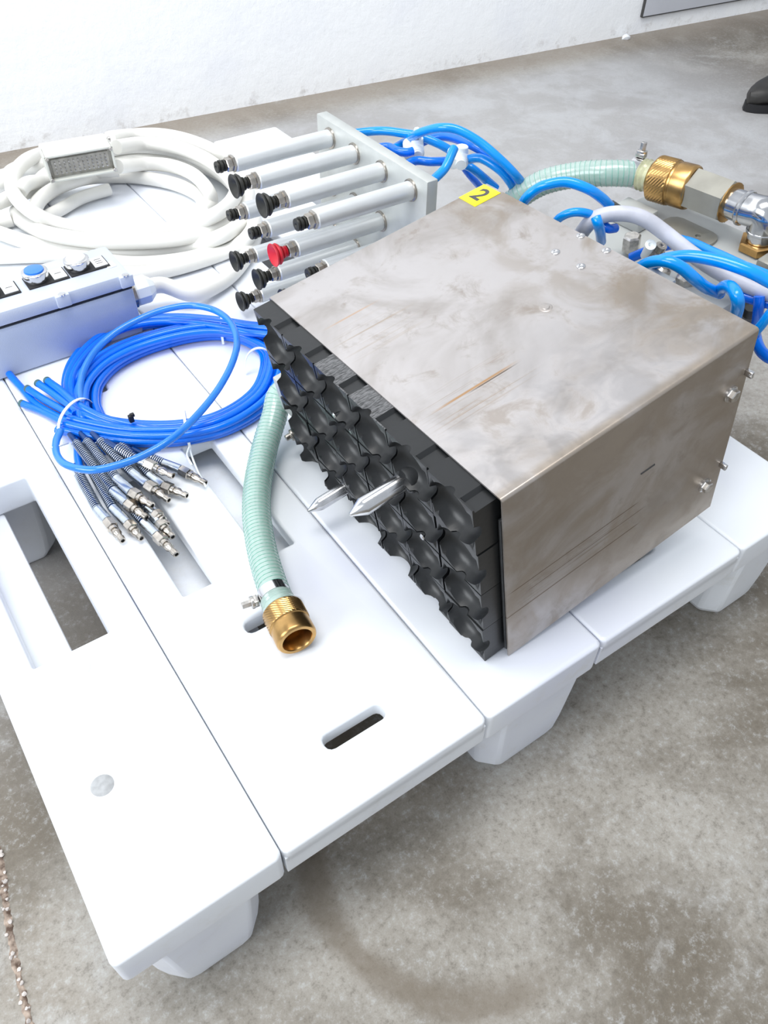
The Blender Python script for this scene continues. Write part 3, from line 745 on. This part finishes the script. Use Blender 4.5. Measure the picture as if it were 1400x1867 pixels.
g2 = 'blue air tubes behind the steel cover'
def LP(pts): return [L(*p) for p in pts]
tube_thing(LP([(945, 385, .17), (957, 364, .188), (975, 347, .198), (996, 337, .204), (1032, 332, .205), (1071, 344, .198), (1098, 362, .182), (1116, 380, .165)]), rt, 'blue air tube crossing in front of the rear green hose', group=g2)
e = MB().lathe(L(1112, 376, .168), (L(1130, 388, .158) - L(1112, 376, .168)), [(0, .0066), (.012, .0066), (.013, .005), (.018, .005)], 16).build('tube_socket', M['machinedark']); tag(e, 'dark socket where the arching blue tube ends', 'fitting')
tube_thing(LP([(1008, 415, .16), (1018, 399, .178), (1040, 388, .186), (1065, 388, .184), (1088, 397, .172), (1100, 412, .15)]), rt * .85, 'thin blue air tube arching low at the back edge of the cover', group=g2)
tube_thing(LP([(1086, 396, .195), (1090, 408, .190), (1094, 422, .175), (1096, 440, .15)]), rt, 'short blue tube dropping at the rear right of the four rivets', group=g2)
tube_thing(LP([(1100, 410, .165), (1110, 417, .162), (1122, 416, .158)]), rt * .9, 'dark blue tube stub beside the white cable start', mat='blue', group=g2)
tube_thing(LP([(1150, 470, .12), (1180, 458, .13), (1208, 450, .135), (1230, 445, .13)]), rt, 'dark blue tube under the grey cable', mat='blue', group=g2)
tube_thing(LP([(1236, 437, .118), (1262, 444, .125), (1293, 458, .13), (1320, 470, .135), (1350, 484, .138), (1400, 504, .14), (1460, 530, .14)]), rt * 1.1, 'topmost of the blue tubes running out of the picture at the right', group=g2)
tube_thing(LP([(1190, 482, .15), (1214, 472, .165), (1257, 467, .172), (1311, 476, .172), (1364, 494, .168), (1400, 512, .16), (1450, 540, .15)]), rt * 1.15, 'blue tube lying over the grey cable towards the right edge', group=g2)
tube_thing(LP([(1160, 492, .165), (1179, 481, .178), (1200, 476, .185), (1221, 478, .187), (1245, 490, .182), (1268, 510, .17), (1288, 525, .155), (1312, 535, .135)]), rt * 1.1, 'blue tube curving down from the small valve behind the cover', group=g2)
tube_thing(LP([(1310, 532, .14), (1320, 523, .155), (1332, 524, .165), (1342, 538, .168), (1345, 556, .158), (1340, 580, .13), (1335, 600, .10)]), rt * 1.15, 'blue tube in a tight hook at the back right of the cover', group=g2)
tube_thing(LP([(1340, 536, .12), (1370, 545, .12), (1400, 553, .12), (1440, 560, .12)]), rt, 'dark blue tube below the grey cable at the right edge', mat='blue', group=g2)
tube_thing(LP([(1384, 540, .13), (1383, 560, .12), (1380, 585, .10), (1377, 610, .07)]), rt, 'upright dark blue tube beside the rear corner of the cover', mat='blue', group=g2)
tube_thing(LP([(1376, 606, .11), (1388, 592, .12), (1402, 574, .13), (1425, 550, .14)]), rt * .9, 'light blue tube slanting up from the rear corner of the cover', group=g2)
tube_thing(LP([(1375, 600, .03), (1380, 625, .03), (1392, 645, .03), (1415, 655, .03), (1450, 640, .03)]), rt * 1.2, 'blue tube loop low at the right edge beside the cover', mat='blue', group=g2)
cb_ = tube_thing(LP([(1050, 440, .14), (1068, 414, .165), (1085, 398, .176), (1115, 390, .178), (1150, 391, .176), (1180, 402, .170), (1210, 423, .160), (1257, 460, .145), (1311, 496, .135), (1364, 521, .13), (1400, 534, .13), (1450, 552, .13)]), 0.0078, 'grey sheathed cable running over the rear of the gripper head', mat='cablegrey', cat='cable', name='grey_cable')
# small valves and fittings behind the cover
def small_fit(u, v, z, d, prof, mat, label, name='valve_fitting', n=16):
    o = MB().lathe((0, 0, 0), d, prof, n).build(name, M[mat], gr); o.location = toL(L(u, v, z)); return o
small_fit(1190, 475, .125, (.2, -.3, 1), [(0, .008), (.012, .008), (.013, .006), (.020, .006), (.020, .003), (.016, 0)], 'nickel', '')
small_fit(1176, 466, .128, (-.3, -.5, 1), [(0, .005), (.020, .005), (.021, .0058), (.024, .0058), (.024, .0025), (.018, 0)], 'tie', '')
small_fit(1150, 455, .11, (0, 0, 1), [(0, .010), (.016, .010), (.018, .008), (.018, 0)], 'bolt', '', n=6)
small_fit(1205, 505, .11, (0, -.2, 1), [(0, .009), (.014, .009), (.016, .006), (.026, .006), (.026, 0)], 'nickel', '', n=6)
small_fit(1248, 520, .10, (0, 0, 1), [(0, .011), (.012, .011), (.013, .009), (.013, 0)], 'bolt', '', n=6)
small_fit(1318, 556, .08, (0, 0, 1), [(0, .008), (.012, .008), (.013, .006), (.013, 0)], 'machinedark', '')
small_fit(1365, 576, .08, (0, 0, 1), [(0, .006), (.01, .006), (.01, 0)], 'machinedark', '')
box_l('side_rail', 0.262, 0.31, 0.05, 0.120, 0.05, 0.085, M['aluplate'])

# ------------------------------------------------------------------ control box
cx0, cx1, cy0, cy1 = 0.02, 0.3165, 0.690, 0.772
cb = empty('control_box', 'blue grey control box with round push buttons on its lid', 'control box', ((cx0 + cx1) / 2, (cy0 + cy1) / 2, 0))
O = V(cb.location)
def cbox(name, x0, x1, y0, y1, z0, z1, mt, bev, parent=cb):
    return MB().box(((x0 + x1) / 2 - O.x, (y0 + y1) / 2 - O.y, (z0 + z1) / 2), (x1 - x0, y1 - y0, z1 - z0), bev).build(name, mt, parent)
cbox('box_body', cx0, cx1, cy0, cy1, 0.001, 0.067, M['ctrl'], 0.004)
cbox('gasket', cx0 + .001, cx1 - .001, cy0 + .001, cy1 - .001, 0.0665, 0.0690, M['gasket'], 0.0004)
lid = cbox('lid', cx0 - .001, cx1 + .001, cy0 - .001, cy1 + .001, 0.0688, 0.0880, M['ctrllid'], 0.0045)
ZL = 0.0880
for (u, v) in ((112, 543), (233, 515)):
    p = G(u, v, 0.079); x = min(max(p.x, cx0), cx1 - .006)
    MB().box((x - O.x, cy0 - O.y - .0008, 0.0795), (0.017, 0.008, 0.0155), 0.0015).build('screw_lug', M['ctrllid'], lid)
    MB().cyl((x - O.x, cy0 - O.y - .002, 0.0868), (x - O.x, cy0 - O.y - .002, 0.0888), 0.0042, 16).build('lid_screw', M['chrome'], lid)
bx = None
for (u, v, kind) in ((-30, 524, 'g'), (66, 505, 'b'), (145, 487, 'w')):
    p = G(u, v, 0.094)
    px, py = p.x - O.x, (cy0 + cy1) / 2 + 0.002 - O.y
    MB().box((px + 0.0105, py - 0.001, ZL + 0.0008), (0.0500, 0.030, 0.0018), 0.0006).build('button_plate', M['gasket'], cb)
    o = MB().lathe((px, py, ZL + .001), (0, 0, 1), [(0, .0122), (.005, .0122), (.0055, .0148), (.0105, .0156), (.0125, .0154), (.0135, .0140), (.0135, .0118)], 36).build('button_ring', M['chrome'], cb)
    MB().lathe((px, py, ZL + .010), (0, 0, 1), [(0, .0120), (.0045, .0120), (.0062, .0112), (.0068, .006), (.007, 0)], 36).build('button_cap', M['bluebutton'] if kind == 'b' else M['whitebutton'], o)
    lb = MB().box((px + 0.0255, py - 0.001, ZL + 0.0024), (0.0165, 0.024, 0.0016), 0.0005).build('button_label', M['paper'], cb)
    for k in range(3 if kind == 'w' else 1):
        MB().box((px + 0.0255, py - 0.001 + (k - 1) * 0.005 * (kind == 'w'), ZL + 0.0033), (0.008, 0.0010, 0.0003)).build('label_mark', M['ink'], lb, smooth=0)
p = G(201, 483, ZL)
MB().box((p.x - O.x, p.y - O.y, ZL + .0004), (0.011, 0.015, 0.0008), 0.0002).build('small_label', M['paper'], cb)
# cable gland at the right end
gy, gz = (cy0 + cy1) / 2 - O.y, 0.036
gx = cx1 - O.x
MB().lathe((gx, gy, gz), (1, 0, 0), [(0, .0200), (.009, .0200), (.010, .0185), (.010, 0)], 8).build('gland_nut', M['nickel'], cb, smooth=20)
MB().lathe((gx + .010, gy, gz), (1, 0, 0), [(0, .0175), (.002, .0190), (.018, .0190), (.021, .0165), (.026, .0125), (.028, .010)], 10).build('gland_cap', M['tie'], cb, smooth=20)

# ------------------------------------------------------------------ ivory cable coil with a plug
ck = empty('cable_coil', 'thick ivory control cable lying in loose coils with a multi pin plug', 'cable', G(225, 370, 0))
rc = 0.0108
def strand(pts, r=rc, name='cable_loop'):
    return MB().tube([V(p) - ck.location for p in pts], r, 18, 8).build(name, M['cable'], ck)
z1_, z2_, z3_, z4_ = 0.012, 0.033, 0.054, 0.074
gl = V((cx1 + .030, cy0 + .041, 0.036))
strand([gl - V((.01, 0, 0)), gl + V((.02, 0, -.002))] + GP([(350, 536, .020), (395, 520, .013), (430, 492, .012), (455, 455, .012), (466, 420, .012), (455, 375, .012), (425, 335, .012), (370, 305, .012), (290, 290, .012), (200, 298, .012), (110, 330, .012), (70, 370, .012), (62, 400, .014)]))
strand(GP([(-60, 330, z1_), (0, 322, z1_), (60, 305, z2_), (150, 285, z2_), (240, 268, z2_), (320, 275, z2_), (385, 305, z2_), (432, 345, z2_), (462, 395, z2_), (455, 428, z2_), (420, 455, z1_), (350, 480, z1_), (280, 497, z1_), (220, 500, z1_), (150, 497, z1_)]))
strand(GP([(-40, 412, z1_), (0, 425, z1_), (60, 444, z1_), (150, 458, z1_), (240, 462, z1_), (330, 452, z1_), (400, 432, z2_), (440, 405, z2_), (450, 370, z2_)]))
strand(GP([(-60, 470, z1_), (0, 468, z1_), (70, 466, z1_), (150, 470, z1_), (240, 481, z1_), (320, 476, z1_), (380, 462, z1_), (430, 436, z1_)]))
# big loop lying on top, twice round
strand(GP([(212, 268, z4_), (260, 262, z3_), (320, 268, z3_), (372, 288, z3_), (412, 318, z3_), (430, 345, z3_), (418, 372, z3_), (385, 395, z3_), (330, 414, z2_), (260, 424, z2_), (180, 421, z2_), (105, 408, z2_), (52, 382, z3_), (24, 350, z3_), (26, 318, z3_), (50, 292, z3_), (85, 278, z2_), (120, 272, z2_)]))
strand(GP([(200, 252, z4_), (240, 247, z3_), (290, 246, z3_), (340, 255, z3_), (390, 275, z3_), (425, 300, z2_), (448, 335, z2_), (452, 365, z2_), (435, 392, z2_), (395, 415, z2_), (330, 434, z2_), (240, 441, z2_), (160, 438, z2_), (85, 425, z2_), (38, 402, z1_), (30, 385, z1_)]))
strand(GP([(215, 304, z3_), (260, 299, z2_), (310, 302, z2_), (352, 318, z2_), (378, 345, z2_), (385, 368, z1_), (370, 385, z1_)]))
strand(GP([(60, 385, z2_), (75, 362, z2_), (105, 342, z2_), (150, 326, z2_), (200, 322, z1_), (260, 324, z1_), (320, 336, z1_), (362, 356, z1_), (372, 378, z1_)]))
strand(GP([(35, 350, z3_), (50, 335, z3_), (80, 330, z2_), (110, 322, z2_), (150, 315, z2_), (215, 310, z2_)]))
strand(GP([(-50, 385, z2_), (0, 368, z2_), (30, 355, z2_), (60, 345, z2_), (80, 322, z2_), (110, 305, z2_)]))
strand(GP([(-50, 348, z2_), (0, 335, z2_), (22, 312, z2_), (55, 298, z2_)]))
strand(GP([(20, 400, z1_), (-20, 410, z1_), (-60, 415, z1_)]))
strand(GP([(75, 400, z1_), (110, 382, z1_), (150, 360, z1_), (200, 345, z1_)]), r=rc * .9)
# plug
A = G(80, 285, .098); B = G(205, 264, .098); C_ = G(91, 333, .058)
ex = (B - A).normalized(); n0 = -(ray(140, 300)).normalized()
ey = (A - C_); ey = (ey - ex * ey.dot(ex)).normalized(); ez = ex.cross(ey)
W_ = (B - A).length; H_ = (A - C_).length
cen = (B + C_) / 2
pm = Matrix(((ex.x, ey.x, ez.x, 0), (ex.y, ey.y, ez.y, 0), (ex.z, ey.z, ez.z, 0), (0, 0, 0, 1))); pm.translation = cen
plug = MB()
t_ = .0035
for (c_, s_) in (((0, H_ / 2 - t_ / 2, -.012), (W_, t_, .032)), ((0, -H_ / 2 + t_ / 2, -.012), (W_, t_, .032)), ((-W_ / 2 + t_ / 2, 0, -.012), (t_, H_, .032)), ((W_ / 2 - t_ / 2, 0, -.012), (t_, H_, .032))):
    plug.box(c_, s_, .0012)
plug.box((0, 0.001, -.036), (W_, H_ * .98, .026), .004)
po = plug.build('plug_hood', M['hood'], ck); po.matrix_world = Matrix.Translation(-ck.location) @ pm
po.matrix_world = Matrix.Translation((0, 0, 0)) @ pm; po.parent = ck; po.matrix_parent_inverse = Matrix.Translation(ck.location).inverted(); po.matrix_basis = pm
ins = MB().box((0, 0, -.012), (W_ * .93, H_ * .86, .014), .001); ins.box((0, 0, -.004), (W_ * .84, H_ * .58, .004), .0006)
io = ins.build('insert', M['hoodin'], po)
b = MB()
for r_ in range(4):
    for k in range(12):
        b.cyl((-W_ * .37 + W_ * .74 * k / 11, -H_ * .2 + H_ * .4 * r_ / 3, -.004), (-W_ * .37 + W_ * .74 * k / 11, -H_ * .2 + H_ * .4 * r_ / 3, .0035), .0011, 6)
tag(b.build('pins', M['chrome'], po), kind='stuff')
for sx_ in (-1, 1):
    for sy_ in (-1, 1): MB().cyl((sx_ * W_ * .465, sy_ * H_ * .40, -.006), (sx_ * W_ * .465, sy_ * H_ * .40, .005), .0028, 10).build('corner_screw', M['bolt'], po)
MB().cyl((W_ * .5, H_ * .42, -.03), (W_ * .5 + .004, H_ * .42, -.03), .004, 12).build('latch_stud', M['bolt'], po)

# ------------------------------------------------------------------ coil of blue tubes tied together, spring protected ends
bl = empty('tube_coil', 'coil of blue air tubes tied together with spring protected metal ends', 'tube coil', G(300, 720, 0))
rb = 0.0044
# centre line of the ring, running left to right along the near side, then back along the far side
near = [(120, 768), (160, 778), (215, 788), (275, 792), (335, 789), (395, 776), (445, 752), (482, 722)]
far = [(500, 690), (505, 655), (492, 630), (450, 608), (400, 600), (345, 604), (285, 618), (230, 638), (185, 665), (155, 700), (148, 735), (156, 762), (172, 786), (190, 802)]
def offset_path(px, woff, zz, wob=0.0, seed=0):
    rnd = random.Random(seed); P = spline([G(u, v, zz) for u, v in px], 1 + 4); fr = frames(P); out = []
    a = rnd.uniform(0, 6.28); f_ = rnd.uniform(5, 9)
    for i, (q, (t_, x, y)) in enumerate(zip(P, fr)):
        s_ = i / (len(P) - 1)
        sd = V((t_.y, -t_.x, 0)).normalized()
        o_ = woff + wob * math.sin(f_ * s_ + a)
        if len(px) > 15 and s_ > .90: q = V((q.x, q.y, q.z + (rb - q.z) * min(1, (s_ - .90) / .04)))
        out.append(q + sd * o_ + V((0, 0, 0.0012 * math.sin(f_ * .8 * s_ + a))))
    return out
cfg = []
offs = [-.018, -.0095, -.001, .0075, .016]
for i, w_ in enumerate(offs): cfg.append((w_, rb + .0012, .0015))
for i, w_ in enumerate([-.0135, -.005, .0035, .012]): cfg.append((w_, rb * 2.7 + .0012, .002))
for i, w_ in enumerate([-.006, .004]): cfg.append((w_, rb * 4.4 + .0012, .002))
ring = near + far
for i, (w_, zz, wob) in enumerate(cfg):
    P = offset_path(ring, w_, zz, wob, i)
    MB().tube([q - bl.location for q in P], rb, 14, 2).build('air_tube', M['blue'], bl)
# second sheaf that runs on to the right behind the pads
for i, (a, c, zz) in enumerate(((0, 0, .006), (10, 7, .007), (20, 15, .006), (6, 3, .016), (15, 10, .017))):
    P = GP([(128 + a * .7, 745 + c, zz + .004), (118 + a * .8, 700, zz), (133 + a, 655 + c * .3, zz), (175 + a * .9, 612 + c * .6, zz), (240 + a * .6, 584 + c * .9, zz), (320, 577 + c * 1.0, zz), (400, 583 + c * 1.3, zz + .008), (450, 591 + c * 1.5, zz + .012), (500, 596 + c * 1.6, zz + .014), (560, 605 + c * 2, zz + .014)])
    MB().tube([q - bl.location for q in P], rb, 14, 6).build('air_tube', M['blue'], bl)
# tube ends fanning out on the left
for i, pts in enumerate(([(38, 735, .006), (77, 750, .006), (113, 768, .009), (150, 784, .010), (200, 796, .009), (260, 803, .007)], [(49, 708, .013), (77, 726, .013), (116, 748, .014), (150, 768, .016), (200, 783, .013), (260, 793, .010)],
                         [(68, 698, .020), (92, 714, .020), (129, 740, .022), (165, 760, .022), (210, 776, .018), (270, 787, .012)], [(85, 693, .024), (110, 711, .026), (140, 736, .028), (180, 758, .024), (225, 772, .019), (290, 784, .012)],
                         [(10, 672, .006), (22, 688, .006), (40, 708, .006), (64, 735, .006), (100, 757, .008), (140, 775, .012), (190, 790, .010), (250, 798, .007)])):
    P = [q - bl.location for q in GP(pts)]
    MB().tube(P, rb, 14, 6).build('air_tube', M['blue'], bl)
    if i < 4:
        d = (P[0] - P[1]).normalized()
        MB().cyl(P[0] - d * .004, P[0] + d * .0006, rb * 1.04, 14).build('tube_end', M['tubeend'], bl)
MB().tube([q - bl.location for q in GP([(128, 792, .010), (140, 810, .008), (142, 835, .006), (146, 860, .005)])], rb, 12, 5).build('air_tube', M['blue'], bl)
# the single clear blue loop on top
MB().tube([q - bl.location for q in GP([(110, 786, .024), (102, 806, .026), (104, 830, .030), (122, 848, .034), (166, 857, .038), (218, 847, .040), (272, 825, .040), (321, 794, .042), (364, 752, .042), (400, 706, .042), (424, 660, .043), (432, 622, .044), (420, 588, .045), (392, 566, .046), (350, 557, .046), (305, 563, .046), (262, 578, .044), (215, 603, .040), (178, 635, .034), (155, 670, .030), (146, 705, .026), (148, 740, .022)])], .0041, 14, 6).build('clear_tube', M['blueclear'], bl)
# spring fittings
def spring_fitting(p0, p1, p2, p3, z0, z1, rs=.0050, spring=True):
    """p0-p1 spring, p1-p2 sleeve, p2-p3 nut and nipple"""
    e = bpy.data.objects.new('spring_fitting', None); COL.objects.link(e); e.parent = bl
    f = lambda p, s_: G(p[0], p[1], z0 + (z1 - z0) * s_) - bl.location
    a, b_, c_, d_ = f(p0, 0), f(p1, .55), f(p2, .8), f(p3, 1)
    ctr = a
    e.location = ctr
    a, b_, c_, d_ = a - ctr, b_ - ctr, c_ - ctr, d_ - ctr
    if spring:
        mid = (a + b_) / 2 + V((0.0, 0, -.0005)); Q = resample(spline([a, mid, b_], 40), .0002); fr = frames(Q); Hh = []
        for i in range(0, len(Q)):
            th = 2 * PI * i * .0002 / .0028; t_, x, y = fr[i]
            Hh.append(Q[i] + (x * math.cos(th) + y * math.sin(th)) * rs)
        MB().tube(Hh, .00068, 5, smooth=False).build('spring', M['zinc'], e)
        MB().tube([a - (b_ - a).normalized() * .016, mid, b_], rs * .66, 10, 3).build('inner_tube', M['navy'], e)
    d1 = (c_ - b_).normalized(); l1 = (c_ - b_).length
    MB().lathe(b_, d1, [(0, rs * .9), (.0005, rs * 1.1), (l1 - .0005, rs * 1.1), (l1, rs * .95)], 20).build('sleeve', M['zinc'], e)
    d2 = (d_ - c_).normalized(); l2 = (d_ - c_).length
    MB().lathe(c_, d2, [(0, rs * 1.15), (.0008, rs * 1.3), (l2 * .34, rs * 1.3), (l2 * .36, rs * 1.1)], 6, ang=random.random()).build('nut', M['nickel'], e, smooth=20)
    MB().lathe(c_ + d2 * l2 * .34, d2, [(0, rs * .95), (l2 * .14, rs * .95), (l2 * .15, rs * .7), (l2 * .22, rs * .7), (l2 * .23, rs * .92), (l2 * .32, rs * .92), (l2 * .40, rs * .62), (l2 * .50, rs * .62), (l2 * .52, rs * .75), (l2 * .65, rs * .70), (l2 * .66, rs * .42), (l2 * .60, rs * .40), (l2 * .60, 0)], 18).build('nipple', M['nickel'], e)
    MB().lathe(d_ - d2 * l2 * .10, d2, [(0, rs * .38), (l2 * .06, rs * .38), (l2 * .06, 0)], 12).build('bore', M['bore'], e)
SF = [((144, 864), (178, 928), (196, 950), (224, 986), .006, .007), ((168, 858), (206, 926), (234, 955), (258, 982), .007, .008),
      ((138, 806), (206, 894), (232, 918), (268, 944), .014, .013), ((158, 803), (212, 872), (240, 898), (278, 922), .016, .018),
      ((182, 803), (240, 862), (268, 884), (308, 912), .018, .011), ((222, 810), (272, 866), (298, 886), (341, 904), .010, .009),
      ((212, 816), (246, 837), (266, 845), (316, 868), .020, .016), ((262, 828), (298, 845), (330, 857), (375, 881), .008, .008),
      ((236, 922), (262, 952), (286, 976), (322, 1011), .007, .007), ((250, 905), (270, 925), (283, 936), (305, 956), .009, .008),
      ((262, 920), (278, 940), (290, 954), (315, 979), .006, .006)]
for s_ in SF: spring_fitting(*s_)
# ties
def tie_ring(pts, name='cable_tie', r=.0011, mt='tie'):
    return MB().tube([q - bl.location for q in GP(pts)], r, 8, 6).build(name, M[mt], bl)
def tie_arc(u0, v0, u1, v1, zt, wdt=.0035):
    a = G(u0, v0, .001); c = G(u1, v1, .001); d = (c - a); n_ = V((-d.y, d.x, 0)).normalized() * wdt * .5
    vs = []; fs = []; K = 16
    for k in range(K + 1):
        th = PI * k / K; s_ = .5 - .5 * math.cos(th)
        q_ = a + d * s_ + V((0, 0, zt * math.sin(th) ** .7 if 0 < k < K else 0)) - bl.location
        dn = V((0, 0, .0012))
        vs += [q_ - n_, q_ + n_, q_ + n_ + dn, q_ - n_ + dn]
    for k in range(K):
        for j in range(4): fs.append((k * 4 + j, k * 4 + (j + 1) % 4, (k + 1) * 4 + (j + 1) % 4, (k + 1) * 4 + j))
    fs += [(0, 1, 2, 3), (K * 4, K * 4 + 3, K * 4 + 2, K * 4 + 1)]
    return MB().add(vs, fs).build('cable_tie', M['tie'], bl)
tie_arc(175, 752, 112, 808, .034)
tie_arc(411, 592, 407, 628, .026, .003)
tie_arc(500, 672, 448, 682, .034, .0035)
tie_arc(339, 765, 347, 820, .026, .003)
tie_ring([(345, 815, .010), (352, 838, .008), (362, 862, .006), (376, 888, .010)])
tie_ring([(345, 815, .012), (341, 830, .012), (350, 848, .014)])
tie_ring([(124, 808, .012), (112, 812, .026), (98, 816, .030), (90, 816, .032)])
k0 = G(239, 763, .030) - bl.location
kt = MB().box(k0, (.0055, .005, .009), .0008); kt.box(k0 + V((.002, 0, .004)), (.005, .004, .004), .0006)
kt.build('black_clip', M['gasket'], bl)

# ------------------------------------------------------------------ shoe at the right edge, grit by the wall
sh = empty('shoe', 'dark shoe toe on the concrete floor at the right edge', 'shoe', G(1395, 212, ZF))
d = (G(1470, 186, ZF) - G(1365, 206, ZF)); d.z = 0; L_ = .27; d.normalize(); sd = V((-d.y, d.x, 0)); base = G(1357, 203, ZF) - sh.location; base.z = 0
vs = []; fs = []; K = 20; NS = 16
def shoe_loft(zb, prof, name, mt):
    vs = []; fs = []
    for k in range(K + 1):
        s_ = k / K; w_, hh = prof(s_)
        for j in range(NS):
            th = 2 * PI * j / NS; z = hh * (0.5 + 0.5 * math.sin(th)) if name != 'sole' else zb + (hh if math.sin(th) > 0 else 0)
            vs.append(base + d * (s_ * L_) + sd * (w_ * math.cos(th)) + V((0, 0, z + (zb if name != 'sole' else 0))))
    for k in range(K):
        for j in range(NS): fs.append((k * NS + j, k * NS + (j + 1) % NS, (k + 1) * NS + (j + 1) % NS, (k + 1) * NS + j))
    fs += [tuple(range(NS)), tuple(range(K * NS, K * NS + NS))]
    return MB().add(vs, fs).build(name, mt, sh)
shoe_loft(.0, lambda s_: (.047 * min(1, (s_ / .22 + .02)) ** .5 * (1 - .25 * max(0, min(1, (s_ - .35) / .3)) ** 2), .020), 'sole', M['gasket'])
shoe_loft(.014, lambda s_: (.044 * min(1, (s_ / .2 + .01)) ** .5 * (1 - .25 * max(0, min(1, (s_ - .35) / .3)) ** 2), .032 + .05 * max(0, min(1, (s_ - .12) / .5)) + .012 * min(1, s_ / .1)), 'upper', M['shoe'])
MB().tube([base + d * .085 - sd * .03 + V((0, 0, .062)), base + d * .085 + V((0, 0, .073)), base + d * .085 + sd * .03 + V((0, 0, .062))], .004, 8, 5).build('strap', M['gasket'], sh)
ch = MB(); pebble(ch, (0, 0, .004), .014); ch = ch.build('plaster_chip', M['pallet']); ch.location = wall_hit(1131, 74) - wn * .02; ch.location.z = ZF; tag(ch, 'small white plaster chip on the floor at the foot of the wall', 'debris')
print('triangles', sum(sum(len(p.vertices) - 2 for p in o.data.polygons) for o in bpy.data.objects if o.type == 'MESH'))
